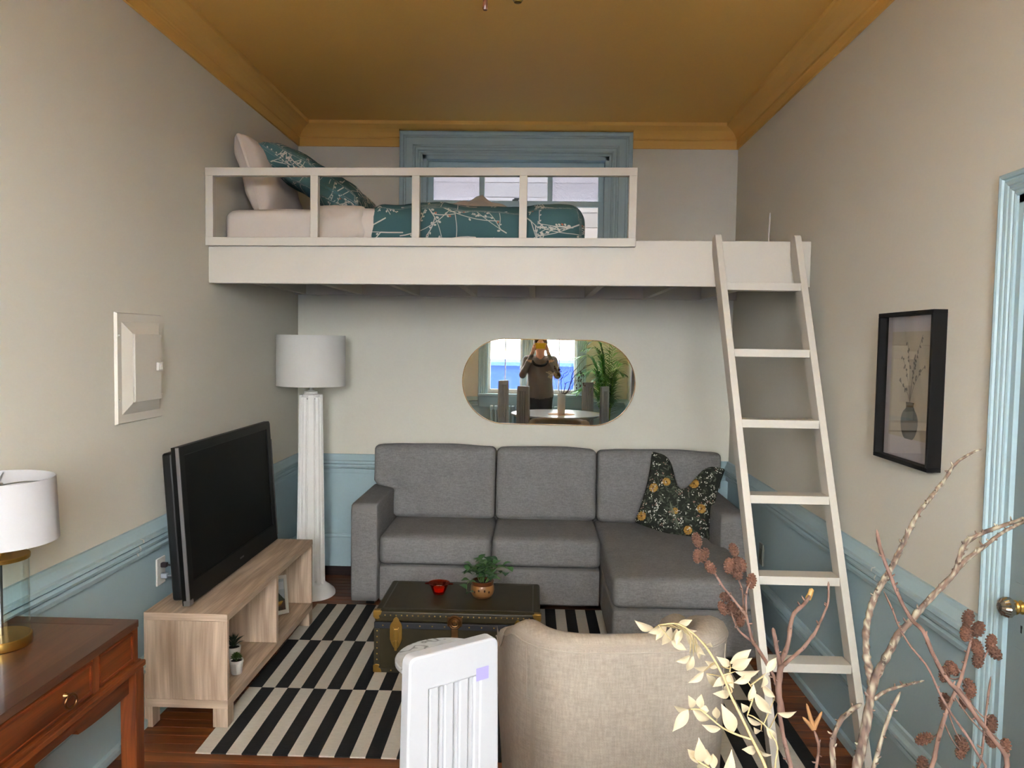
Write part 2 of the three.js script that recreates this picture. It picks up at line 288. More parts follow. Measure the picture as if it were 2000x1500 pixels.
FW.forEach((w, i) => { // window_2, window_3: tall street windows behind the photographer, seen in the mirror
  const t = struct('window_' + (i + 2)), z = ZF, cx = (w.x0 + w.x1) / 2;
  const c = casing(w.x0, w.x1, w.y0, w.y1, casP(.112), 'LTR'); c.rotateY(Math.PI); c.translate(2 * cx, 0, z); part(t, 'casing', c, M.blue);
  part(t, 'jamb', uvBox(merge([bx(w.x0 - .001, w.x0 + .02, w.y0, w.y1, z - .002, z + .14), bx(w.x1 - .02, w.x1 + .001, w.y0, w.y1, z - .002, z + .14), bx(w.x0, w.x1, w.y1 - .02, w.y1, z - .002, z + .14)]), .5), M.blue);
  part(t, 'sill', uvBox(bx(w.x0 - .112, w.x1 + .112, w.y0 - .035, w.y0, z - .07, z + .14, .005), .5), M.blue);
  part(t, 'apron', uvBox(bx(w.x0 - .11, w.x1 + .11, .69, w.y0 - .036, z - .02, z + .001, .004), .5), M.blue);
  const s = part(t, 'sash', uvBox(merge([bx(w.x0 + .02, w.x0 + .055, w.y0, w.y1 - .02, z + .05, z + .085), bx(w.x1 - .055, w.x1 - .02, w.y0, w.y1 - .02, z + .05, z + .085), bx(w.x0 + .055, w.x1 - .055, w.y0, w.y0 + .06, z + .051, z + .084), bx(w.x0 + .055, w.x1 - .055, w.y1 - .06, w.y1 - .02, z + .051, z + .084), bx(w.x0 + .055, w.x1 - .055, 1.74, 1.78, z + .051, z + .084)]), .5), M.plastic);
  part(t, 'muntin', bx(cx - .008, cx + .008, w.y0 + .06, w.y1 - .06, z + .055, z + .08), M.plastic, s);
  for (const [p, q] of [[w.y0 + .06, 1.74], [1.78, w.y1 - .06]]) for (const [l, r] of [[w.x0 + .055, cx - .008], [cx + .008, w.x1 - .055]]) part(t, 'pane', bx(l, r, p, q, z + .066, z + .069), M.glass, s);
});
{ // door_1 on the right wall with its casing
  const t = struct('door_1'), L = DR.z1 - DR.z0, cz = (DR.z0 + DR.z1) / 2;
  const c = casing(-L / 2, L / 2, 0, DR.y1, casP(.125).map(([a, o]) => [a * CAS / .125, o * .62])); c.rotateY(-Math.PI / 2); c.translate(XR, 0, cz); part(t, 'casing', c, M.blue);
  part(t, 'jamb', uvBox(merge([bx(XR - .001, XR + .12, 0, DR.y1, DR.z0 - .001, DR.z0 + .02), bx(XR - .001, XR + .12, 0, DR.y1, DR.z1 - .02, DR.z1 + .001), bx(XR - .001, XR + .12, DR.y1 - .02, DR.y1, DR.z0, DR.z1)]), .5), M.blue);
  const x0 = XR + .012, x1 = XR + .05, a = DR.z0 + .022, b = DR.z1 - .022;
  const leaf = part(t, 'leaf', uvBox(merge([bx(x0, x1, .008, 1.976, a, a + .115), bx(x0, x1, .008, 1.976, b - .115, b), bx(x0 + .0006, x1, .008, .23, a + .115, b - .115), bx(x0 + .0006, x1, 1.86, 1.976, a + .115, b - .115), bx(x0 + .0006, x1, .86, 1.06, a + .115, b - .115), bx(x0 + .0012, x1, .23, .86, cz - .05, cz + .05), bx(x0 + .0012, x1, 1.06, 1.86, cz - .05, cz + .05)]), .5), std('#8f9fa1', .5, { bumpMap: paintBump, bumpScale: .0005 }));
  for (const [y0, y1] of [[.23, .86], [1.06, 1.86]]) for (const [p, q] of [[a + .115, cz - .05], [cz + .05, b - .115]]) part(t, 'panel', uvBox(bx(x0 + .01, x1 - .004, y0, y1, p, q), .5), leaf.material, leaf);
  const pl = part(t, 'escutcheon', uvBox(bx(x0 - .003, x0 + .001, .80, .975, a + .028, a + .1, .0015), .5), leaf.material, leaf);
  const key = new THREE.Shape(); key.absarc(0, .004, .003, 0, Math.PI * 2); const k = merge([bx(x0 - .0036, x0 - .0028, .846, .862, a + .0605, a + .0655), bx(x0 - .0036, x0 - .0028, .858, .866, a + .0595, a + .0665, .0003)]); part(t, 'keyhole', k, M.black, leaf);
  const kz = a + .058, ky = .914, kn = latheC([[.0, -.062], [.012, -.061], [.022, -.055], [.027, -.044], [.026, -.034], [.02, -.026], [.016, -.022]], 0, 0, 0, 48); const kp = kn.attributes.position;
  for (let i = 0; i < kp.count; i++) { const an = Math.atan2(kp.getX(i), kp.getZ(i)), s = 1 + .05 * Math.cos(an * 12); kp.setXYZ(i, kp.getX(i) * s, kp.getY(i), kp.getZ(i) * s); } kn.computeVertexNormals();
  kn.rotateZ(-Math.PI / 2); kn.translate(x0, ky, kz); const knob = part(t, 'knob', kn, std('#b9b4a8', .12, { metalness: .9 }), leaf);
  const co = latheC([[.016, -.024], [.019, -.018], [.013, -.010], [.018, -.004], [.02, 0]], 0, 0, 0, 32); co.rotateZ(-Math.PI / 2); co.translate(x0, ky, kz); part(t, 'collar', co, M.brass, leaf);
}
// ================= LOFT =================
const FZ = -3.72;   // front of the loft beam
{
  const t = thing('loft_platform', 'white painted sleeping loft platform spanning the room under the ochre ceiling', 'loft', [XL, 1.875, FZ]);
  const fb = bx(XL + .001, XR - .001, 1.868, 2.086, FZ - .04, FZ, .004), fp = fb.attributes.position; for (let i = 0; i < fp.count; i++) fp.setY(i, fp.getY(i) + (fp.getX(i) - XL) * .0062);   // the old beam is not quite level
  part(t, 'fascia_board', uvBox(fb, .5), M.white);
  part(t, 'deck', uvBox(bx(XL + .001, XR - .001, 2.03, 2.05, ZB + .037, FZ - .041), .5), M.white);
  for (const x of [-1.54, -1.165, -.785, -.405, -.024, .335, .715, 1.09]) part(t, 'joist', uvBox(bx(x - .019, x + .019, 1.902, 2.029, ZB + .082, FZ - .041, .002), .5), M.white);
  part(t, 'ledger', uvBox(bx(XL + .001, XR - .001, 1.90, 2.029, ZB + .037, ZB + .08, .002), .5), M.white);
}
{
  const t = thing('guard_rail', 'low white wooden guard rail with four square openings along the loft bed', 'guard rail', [XL, 2.05, FZ]);
  const a = XL + .003, b = .467, z0 = FZ + .001, z1 = FZ + .039, rot = .0088;
  const lean = (g) => { const p = g.attributes.position; for (let i = 0; i < p.count; i++) p.setY(i, p.getY(i) + (p.getX(i) - a) * rot); g.computeVertexNormals(); return g; };
  part(t, 'top_rail', uvBox(lean(bx(a, b, 2.378, 2.416, z0, z1, .002)), .5), M.white);
  part(t, 'bottom_rail', uvBox(lean(bx(a, b, 2.046, 2.086, z0, z1, .002)), .5), M.white);
  for (const x of [a + .019, -1.07, -.582, -.07, b - .019]) part(t, 'post', uvBox(lean(bx(x - .0185, x + .0185, 2.0855, 2.3785, z0 + .0005, z1 - .0005, .002)), .5), M.white);
}
{ // ladder leaning on the loft beam
  const t = thing('loft_ladder', 'white painted wooden ladder leaning against the loft beam', 'ladder', [1.03, 0, -2.8]);
  const S = .42, Y = (y) => -3.655 + (2.1 - y) * S, n = V3(0, S, 1).normalize(), up = V3(0, 1, -S).normalize();
  const rail = (xa, xb) => { // 27 mm wide, 85 mm deep board with a rounded top
    const W = .027, D = .085, P = [], L = Math.hypot(2.13, 2.13 * S);
    const s = new THREE.Shape(); s.moveTo(0, -.0); s.lineTo(D, -D * S * 1.0); s.lineTo(D, L - .035); s.absarc(D - .035, L - .035, .035, 0, Math.PI / 2); s.lineTo(.02, L); s.absarc(.02, L - .02, .02, Math.PI / 2, Math.PI); s.lineTo(0, 0);
    let g = clean(new THREE.ExtrudeGeometry(s, { depth: W, bevelEnabled: true, bevelSize: .0015, bevelThickness: .0015, bevelSegments: 1, curveSegments: 8 })); const p = g.attributes.position;
    for (let i = 0; i < p.count; i++) { const d = p.getX(i), l = p.getY(i), w = p.getZ(i), x = xb + (xa - xb) * Math.min(1, l / L) + w, y = Math.max(.0005, l * up.y - d * n.y), z = Y(0) + l * up.z - d * n.z; p.setXYZ(i, x, y, z); }
    return uvBox(fixWinding(g), .5);
  };
  const xl = (y) => .905 + (.836 - .905) * y / 2.1, xr = (y) => 1.245 + (1.205 - 1.245) * y / 2.1;
  part(t, 'side_rail', rail(xl(2.13), xl(0)), M.white); part(t, 'side_rail', rail(xr(2.13), xr(0)), M.white);
  for (const y of [1.885, 1.582, 1.28, .978, .676, .374]) { const g = bx(xl(y) + .028, xr(y) - .001, y - .027, y + .008, Y(y) - .088, Y(y) - .001, .002); part(t, 'rung', uvBox(g, .5), M.white); }
}
{
  const t = thing('antenna', 'thin white rod antenna standing on the loft by the right wall', 'antenna', [1.268, 2.05, -4.3]);
  part(t, 'rod', merge([taper([[1.27, 2.06, -4.3], [1.271, 2.2, -4.3], [1.275, 2.335, -4.3]], .0055, .0045, 8)]), M.plastic); part(t, 'foot', bx(1.245, 1.285, 2.051, 2.075, -4.33, -4.27, .004), std('#4b463c', .6));
}
// ---------- bed ----------
function branchPrint(g, w, h, bg, n, line, sd) {
  g.fillStyle = bg; g.fillRect(0, 0, w, h); const r = white(sd); g.lineCap = 'round';
  const twig = (x, y, a, L, lw) => { g.strokeStyle = line; g.lineWidth = lw; const k = 12; let px = x, py = y, c = (r() - .5) * .16; for (let i = 0; i < k; i++) { a += c + (r() - .5) * .1; const nx = px + Math.cos(a) * L / k, ny = py + Math.sin(a) * L / k; g.beginPath(); g.moveTo(px, py); g.lineTo(nx, ny); g.stroke(); if (r() < .28) { g.fillStyle = r() < .06 ? '#c0715a' : line; const s = r() < .5 ? 1 : -1, bxp = nx + Math.cos(a + s) * lw * 2.0, byp = ny + Math.sin(a + s) * lw * 2.0; g.beginPath(); g.ellipse(bxp, byp, lw * 1.35, lw * .9, a + s * .6, 0, 7); g.fill(); } if (lw > 6 && r() < .2) twig(nx, ny, a + (r() < .5 ? 1 : -1) * (.5 + r() * .5), L * (.3 + r() * .25), lw * .75); px = nx; py = ny; } };
  for (let i = 0; i < n; i++) twig(((i % 5) + r()) / 5 * w, ((Math.floor(i / 5) % 5) + r()) / 5 * h, (r() < .5 ? 0 : Math.PI) + (r() - .5) * 1.7, w * (.26 + .2 * r()), 7.5 + 2 * r());
}
const duvetTex = canvasTex(1400, 1400, (g, w, h) => branchPrint(g, w, h, '#43686c', 50, '#d3d0c6', 12));
const duvetMat = std('#ffffff', .9, { map: duvetTex, bumpMap: weaveBump, bumpScale: .0002 });
const wrinkle = (f, a) => ([x, y, z]) => { const k = nz(x * f, y * f * 1.6 + 3, z * f) * a + nz(x * f * 2.7 + 9, y * f * 3, z * f * 2) * a * .4; return [x + k * .4, y + k, z + k]; };
{
  const t = thing('mattress', 'mattress in a pale fitted sheet on the loft platform', 'mattress', [-.68, 2.05, -4.45]);
  const g = softBox(1.79, .2, 1.22, .045, [.01, .006, .008], [40, 10, 30], wrinkle(6, .012)); g.translate(-.685, 2.158, -4.47); part(t, 'fitted_sheet', uvBox(g, .25), M.sheet);
}
{
  const t = thing('duvet', 'teal duvet printed with pale branches on the loft bed', 'duvet', [-.3, 2.05, -4.45]);
  const g = softBox(1.09, .24, 1.25, .085, [.02, .018, .015], [48, 14, 30], ([x, y, z], q) => { const k = nz(x * 4, z * 3, 2) * .018 + nz(x * 9, y * 8, z * 9) * .006; if (q[0] < 0) x -= .0 + (q[1] < 0 ? .03 * -q[1] : 0) * -q[0]; return [x + k * .3, Math.max(y + k * (q[1] > -.5 ? 1 : 0) + .012 * Math.exp(-((x - .42) ** 2) / .02) - .01 * Math.exp(-((x - .25) ** 2) / .004), -.121), z + k]; });
  g.translate(-.312, 2.172, -4.462); uvBox(g, 1.0); part(t, 'cover', g, duvetMat);
}
{
  const t = thing('folded_sheet', 'pale sheet folded back beside the teal duvet on the loft bed', 'sheet', [-.98, 2.05, -4.45]);
  const g = softBox(.31, .215, 1.24, .06, [.012, .01, .012], [26, 12, 30], wrinkle(9, .012)); g.translate(-.995, 2.165, -4.463); part(t, 'fold', uvBox(g, .25), std('#ded3c8', .9, { bumpMap: weaveBump, bumpScale: .0003 }));
}
function pillowGeo(w, h, t, sd = 0, nn = 26) {   // thin pinched edges, plump middle
  return softBox(w, h, t, .02, [0, 0, 0], [nn, nn, 8], ([x, y, z], q) => { const u = q[0], v = q[1], f = Math.pow(Math.max(0, 1 - u ** 4), .5) * Math.pow(Math.max(0, 1 - v ** 4), .5), e = 1 - .07 * (1 - Math.abs(v) ** 2) * Math.abs(u) ** 3, d = 1 - .07 * (1 - Math.abs(u) ** 2) * Math.abs(v) ** 3; const k = 1 + .22 * nz(u * 2.3 + sd, v * 2.3, sd); return [x * e, y * d, (z * .12 + z * .95 * f * k)]; });
}
function place(g, w, uvs) { uvBox(g, uvs); g.applyMatrix4(w); return g; }
const mat4 = (px, py, pz, rx, ry, rz, order = 'XYZ') => new THREE.Matrix4().compose(V3(px, py, pz), new THREE.Quaternion().setFromEuler(new THREE.Euler(rx, ry, rz, order)), V3(1, 1, 1));
{
  const a = thing('bed_pillow', 'plain pale pillow propped against the left wall on the loft bed', 'pillow', [-1.47, 2.26, -4.25]);
  part(a, 'case', place(pillowGeo(.66, .42, .155, 1), mat4(-1.462, 2.44, -4.22, 0, Math.PI / 2, .30, 'ZYX'), .25), std('#e2d6cc', .9, { bumpMap: weaveBump, bumpScale: .0003 }));
  const b = thing('bed_pillow', 'teal pillow with pale branch print leaning on the plain pillow', 'pillow', [-1.2, 2.26, -4.3]);
  const g = pillowGeo(.68, .62, .17, 4); const pr = part(b, 'case', place(g, mat4(-1.195, 2.452, -4.33, 0, Math.PI / 2, 1.03, 'ZYX'), 1.0), duvetMat);
  const c = thing('crumpled_pillow', 'crumpled pale pillow lying on the far side of the bed by the loft window', 'pillow', [-.45, 2.29, -4.86]);
  part(c, 'case', place(softBox(.54, .22, .16, .05, [0, .02, .02], [30, 10, 16], ([x, y, z], q) => { const k = nz(x * 9, y * 6, z * 9) * .03; return [x * (1 - .1 * q[1]) + k, y + k + .04 * Math.exp(-((x - .03) ** 2) / .003) * (q[1] > 0 ? 1 : 0) - (q[1] > 0 ? .05 * q[0] * q[0] : 0), z + k]; }), mat4(-.385, 2.372, -4.93, -.15, .04, 0), .25), std('#e9e0d6', .9));
}
// ================= SOFA =================
{
  const t = thing('sofa', 'grey fabric sleeper sofa with a chaise on its right', 'sofa', [.07, 0, -4.7]);
  const up = (name, g) => part(t, name, uvBox(g, .5), M.sofa);
  const blk = (x0, x1, y0, y1, z0, z1, r, puff = [0, 0, 0], n = [10, 10, 10], fn) => { const g = softBox(x1 - x0, y1 - y0, z1 - z0, r, puff, n, fn); g.translate((x0 + x1) / 2, (y0 + y1) / 2, (z0 + z1) / 2); return g; };
  up('arm', blk(-1.063, -.897, .07, .648, -5.09, -4.40, .018, [.003, .002, .003]));
  up('arm', blk(1.062, 1.222, .07, .648, -5.09, -4.345, .018, [.003, .002, .003]));
  up('back_frame', blk(-1.0, 1.16, .07, .80, -5.092, -5.035, .02));
  up('seat_base', blk(-.893, .398, .07, .292, -5.03, -4.405, .014));
  up('chaise_base', blk(.405, 1.115, .06, .30, -4.345, -3.735, .016, [.004, 0, .004]));
  up('chaise_base', blk(.405, 1.058, .06, .30, -5.03, -4.345, .012));
  for (const [a, b] of [[-.893, -.2385], [-.2335, .398]]) up('seat_cushion', blk(a, b, .296, .466, -4.99, -4.395, .03, [.003, .012, .008], [16, 10, 14]));
  up('chaise_cushion', (() => { const W = .716, D = 1.27; const g = softBox(W, .154, D, .03, [.005, .009, .008], [18, 10, 40], ([x, y, z], q) => { const k = 1 / (1 + Math.exp((z + .015) / .004)); return [-W / 2 + (x + W / 2) * (1 - k * .062 / W), y, z]; }); g.translate(.402 + W / 2, .381, -4.99 + D / 2); return g; })());
  // back cushions; the outer two are notched to sit over the arms
  const notch = (x0, x1, y0, y1, side) => {
    const W = x1 - x0, Hh = y1 - y0, yn = .655 - (y0 + y1) / 2, nx = side < 0 ? -.902 : 1.055, c = (x0 + x1) / 2;
    const g = softBox(W, Hh, .165, .035, [0, .012, .02], [26, 34, 8], ([x, y, z], q) => {
      const k = 1 / (1 + Math.exp((y - yn) / .006)), xo = side < 0 ? -W / 2 : W / 2, xi = side < 0 ? W / 2 : -W / 2, xe = xo + (nx - c - xo) * k * Math.abs(side); x = xi + (x - xi) * (xe - xi) / (xo - xi || 1);
      const cr = side ? .012 * nz(x * 9, y * 9, 3) : .008 * nz(x * 7, y * 7, 8), dimple = side ? -.03 * Math.exp(-(((x - (nx - c)) ** 2) / .003 + ((y - yn) ** 2) / .002)) : 0;
      return [x, y + (q[1] > .6 ? .006 * nz(x * 5, 1, 2) : 0), z + (q[2] > 0 ? cr + dimple : 0)];
    });
    g.rotateX(-.10); g.translate(c, (y0 + y1) / 2, -4.963); return g;
  };
  up('back_cushion', notch(-1.03, -.244, .464, .925, -1)); up('back_cushion', notch(-.238, .406, .464, .92, 0)); up('back_cushion', notch(.412, 1.2, .458, .915, 1));
  for (const [x, z] of [[-.98, -4.6], [-.98, -5.02], [1.15, -5.02], [.5, -3.9], [1.02, -3.9], [-.2, -4.62]]) part(t, 'leg', bx(x - .025, x + .025, .0001 + (z > -4.56 && z < -2.9 && x > -1.28 ? .0065 : 0), .071, z - .025, z + .025, .003), M.black);
}
{ // floral scatter cushion with a chopped top
  const tex = canvasTex(1024, 1024, (g, w, h) => {
    g.fillStyle = '#1c2018'; g.fillRect(0, 0, w, h); const r = white(77);
    for (let i = 0; i < 520; i++) { g.fillStyle = ['#4d5445', '#3a4233', '#62675a', '#2d3528'][Math.floor(r() * 4)]; const x = r() * w, y = r() * h, a = r() * 7; g.beginPath(); g.ellipse(x, y, 22 + r() * 10, 7 + r() * 4, a, 0, 7); g.fill(); g.strokeStyle = '#20261c'; g.lineWidth = 2; g.beginPath(); g.moveTo(x - Math.cos(a) * 20, y - Math.sin(a) * 20); g.lineTo(x + Math.cos(a) * 20, y + Math.sin(a) * 20); g.stroke(); }
    for (const [x, y, s, a] of [[300, 400, 1, .2], [660, 330, 1.2, 0], [150, 520, 1.1, 1.2], [830, 640, 1.1, 1.4], [80, 930, 1.1, .5], [720, 960, 1, .1], [500, 760, .8, 2]]) { for (let k = 0; k < 11; k++) { g.fillStyle = ['#b3863c', '#a0742f', '#c1964a', '#8e6a30'][k % 4]; const b = a + k * .57; g.beginPath(); g.ellipse(x + Math.cos(b) * 26 * s, y + Math.sin(b) * 26 * s, 38 * s, 20 * s, b + 1, 0, 7); g.fill(); } g.fillStyle = '#6d4a22'; g.beginPath(); g.arc(x, y, 12 * s, 0, 7); g.fill(); }
    g.strokeStyle = '#757a68'; g.lineWidth = 3; for (let k = 0; k < 26; k++) { g.beginPath(); g.moveTo(400 + k * 6, 640 + k * 9); g.quadraticCurveTo(440 + k * 6, 720 + k * 8, 420 + k * 8, 800 + k * 7); g.stroke(); }
    for (let i = 0; i < 190; i++) { g.fillStyle = r() < .85 ? '#d8d6cb' : '#a37f74'; const x = r() * w, y = r() * h; for (let k = 0; k < 3; k++) { g.beginPath(); g.arc(x + (r() - .5) * 50, y + (r() - .5) * 50, 5 + r() * 4, 0, 7); g.fill(); } }
  });
  const t = thing('throw_pillow', 'dark floral throw pillow with ochre blossoms on the grey chaise', 'pillow', [.93, .46, -4.62]);
  const s = .455, g = softBox(s, s, .15, .015, [0, 0, 0], [34, 34, 8], ([x, y, z], q) => {
    const u = q[0], v = q[1], f = Math.pow(Math.max(0, 1 - u ** 4), .55) * Math.pow(Math.max(0, 1 - v ** 4), .55), chop = Math.max(0, v) ** 1.2 * .20 * Math.exp(-(u * u) / .12);
    const e = 1 - .08 * (1 - v * v) * Math.abs(u) ** 3; return [x * e * (1 + .0 * v), y - chop - .03 * (1 - u * u) * (v < 0 ? v : 0) * -1 * .5, z * .1 + z * f * (1 - .35 * Math.max(0, v) * Math.exp(-(u * u) / .08))];
  });
  const p = g.attributes.position, uv = new Float32Array(p.count * 2); for (let i = 0; i < p.count; i++) { uv[2 * i] = p.getX(i) / s + .5; uv[2 * i + 1] = p.getY(i) / s + .5; } g.setAttribute('uv', new THREE.BufferAttribute(uv, 2));
  g.applyMatrix4(mat4(.9, .682, -4.69, -.36, -.18, -.2, 'YXZ')); part(t, 'cover', g, std('#ffffff', .85, { map: tex, bumpMap: weaveBump, bumpScale: .0003 }));
}
// ---------- mirror ----------
{
  const x0 = -.485, x1 = .668, y0 = 1.056, y1 = 1.627, r = (y1 - y0) / 2, cx = (x0 + x1) / 2, cy = (y0 + y1) / 2, h = (x1 - x0) / 2 - r;
  const pill = (k) => { const s = new THREE.Shape(); s.absarc(h, 0, r - k, -Math.PI / 2, Math.PI / 2); s.absarc(-h, 0, r - k, Math.PI / 2, Math.PI * 1.5); s.closePath(); return s; };
  const t = thing('wall_mirror', 'pill-shaped mirror in a thin gold frame above the sofa', 'mirror', [cx, y0, ZB]);
  const rotz = -.004, put = (g) => { g.rotateZ(rotz); g.translate(cx, cy, ZB); return g; };
  const fr = pill(0); fr.holes.push(pill(.0032)); part(t, 'frame', put((() => { const g = plate(fr, .022, .0008); g.translate(0, 0, .001); return g; })()), M.gold);
  part(t, 'backing', put((() => { const g = plate(pill(.0035), .012, 0); g.translate(0, 0, .001); return g; })()), M.black);
  const gl = new THREE.ShapeGeometry(pill(.0033), 40); gl.translate(0, 0, .0155); part(t, 'mirror_glass', put(clean(gl)), std('#f2f4f2', .0, { metalness: 1 }));
}
// ---------- floor lamp ----------
{
  const X = -1.385, Z = -4.71, t = thing('floor_lamp', 'tall white floor lamp with a fluted tapering column in the corner', 'floor lamp', [X, 0, Z]);
  const m = std('#fbfaf7', .45);
  part(t, 'base', latheC([[0, 0], [.145, 0], [.152, .006], [.152, .02], [.146, .032], [.125, .05], [.1, .068], [.086, .085], [.08, .1], [0, .1]], X, .0005, Z, 56), m);
  const bar = (x0, x1, z0, z1, y1, a) => { const g = new RoundedBoxGeometry(x1 - x0, y1 - .08, z1 - z0, 1, .004); g.translate((x0 + x1) / 2, (y1 + .08) / 2, (z0 + z1) / 2); const p = g.attributes.position; for (let i = 0; i < p.count; i++) { const s = 1 - .2 * (p.getY(i) - .08) / 1.17; p.setXYZ(i, p.getX(i) * s, p.getY(i), p.getZ(i) * s); } g.computeVertexNormals(); g.rotateY(a + .286); g.translate(X, 0, Z); return clean(g); };
  const L = [bar(-.062, .062, -.062, .062, 1.236, 0)];   // core, then three proud strips on each of the four faces
  for (let k = 0; k < 4; k++) { const a = k * Math.PI / 2; L.push(bar(-.024, .024, .05, .088, 1.262, a), bar(-.056, -.032, .05, .078, 1.25, a), bar(.032, .056, .05, .078, 1.25, a)); }
  part(t, 'column', merge(L), m);
  part(t, 'neck', latheC([[0, 1.24], [.055, 1.24], [.055, 1.262], [.04, 1.266], [.04, 1.28], [.022, 1.284], [.012, 1.29], [.012, 1.35], [0, 1.35]], X, 0, Z), m);
  const sh = part(t, 'shade', latheC([[.206, 1.316], [.209, 1.3165], [.207, 1.628], [.204, 1.628], [.206, 1.316]], X, 0, Z, 64), M.shade);
  part(t, 'bulb', lathe([[0, 1.35], [.014, 1.352], [.014, 1.39], [.03, 1.43], [.026, 1.455], [.012, 1.468], [0, 1.47]], X, 0, Z, 24), std('#f2f0ea', .3));
  part(t, 'spider', merge([tube([[X - .205, 1.6, Z], [X, 1.6, Z], [X + .205, 1.6, Z]], .0025), tube([[X, 1.6, Z - .205], [X, 1.6, Z], [X, 1.6, Z + .205]], .0025), tube([[X, 1.35, Z], [X, 1.5, Z], [X, 1.6, Z]], .003)]), M.chrome);
}
// ---------- rug ----------
{
  const w = 2.395, d = 1.695, r1 = white(31), tex = canvasTex(1920, 1360, (g, W, H) => {
    const n = 40, sw = W / n; for (let row = 0; row < 3; row++) for (let i = 0; i < n; i++) { const dark = (i + row) % 2 === 1; g.fillStyle = dark ? '#0a0a0d' : '#d6cfc2'; g.fillRect(i * sw, row * H / 3, sw + 1, H / 3 + 1); }
    for (let y = 0; y < H; y += 3) for (let x = 0; x < W; x += 8) { g.fillStyle = 'rgba(' + (r1() < .5 ? '255,250,240,' : '60,50,40,') + (.05 * r1()) + ')'; g.fillRect(x, y, 8 + r1() * 14, 2); }
    for (let k = 0; k < 46; k++) { const y = r1() * H, x = r1() * W; g.fillStyle = 'rgba(120,108,92,.14)'; g.fillRect(x, y, 60 + r1() * 160, 2); }
  });
  const t = thing('rug', 'flat-woven black and off-white striped rug in three offset rows', 'rug', [-.09, 0, -3.69]);
  const g = new THREE.BoxGeometry(w, .005, d, 90, 1, 64); const p = g.attributes.position, uv = g.attributes.uv;
  for (let i = 0; i < p.count; i++) { const x = p.getX(i), z = p.getZ(i); uv.setXY(i, x / w + .5, .5 - z / d); p.setY(i, p.getY(i) + .0035 + (p.getY(i) > 0 ? .0012 * nz(x * 6, z * 8, 1) : 0)); }
  g.computeVertexNormals(); const q = clean(g); q.rotateY(.006); q.translate(-.09, 0, -3.695); const bump = weaveBump.clone(); bump.repeat.set(7, 5); bump.needsUpdate = true; part(t, 'weave', q, std('#ffffff', .95, { map: tex, bumpMap: bump, bumpScale: .0006 }));
}
// ================= TV BENCH, TELEVISION AND WHAT STANDS ON THEM =================
const BT = .48, BZ0 = -4.225, BZ1 = -3.03, BX0 = -1.578, BX1 = -1.232;
{
  const t = thing('tv_bench', 'low open wood-look TV bench along the left wall', 'tv bench', [-1.4, 0, -3.6]);
  const W = (g, ax) => uvBox(g, .75, ax), R = .0012;
  part(t, 'top_board', W(bx(BX0, BX1, BT - .03, BT, BZ0, BZ1, R), 2), M.bench);
  part(t, 'bottom_board', W(bx(BX0, BX1 - .0, .086, .12, BZ0, BZ1, R), 2), M.bench);
  part(t, 'side_panel', W(bx(BX0, BX1 - .001, .121, BT - .031, BZ1 - .019, BZ1 - .0005, R), 1), M.bench);
  part(t, 'side_panel', W(bx(BX0, BX1 - .001, .121, BT - .031, BZ0 + .0005, BZ0 + .019, R), 1), M.bench);
  part(t, 'divider', W(bx(BX0 + .012, BX1 - .006, .121, BT - .031, -3.668, -3.64, R), 1), M.bench);
  part(t, 'back_panel', W(bx(BX0, BX0 + .009, .121, BT - .031, BZ0 + .02, BZ1 - .02), 1), M.bench);
  for (const x of [BX0, BX1 - .062]) for (const z of [BZ0 + .0, BZ1 - .062]) { const onRug = x > -1.3 && z > -4.54; part(t, 'leg', W(bx(x, x + (onRug || x > -1.4 ? .062 : .034), onRug ? .0075 : .0005, .0855, z, z + .062, R), 1), M.bench); }
}
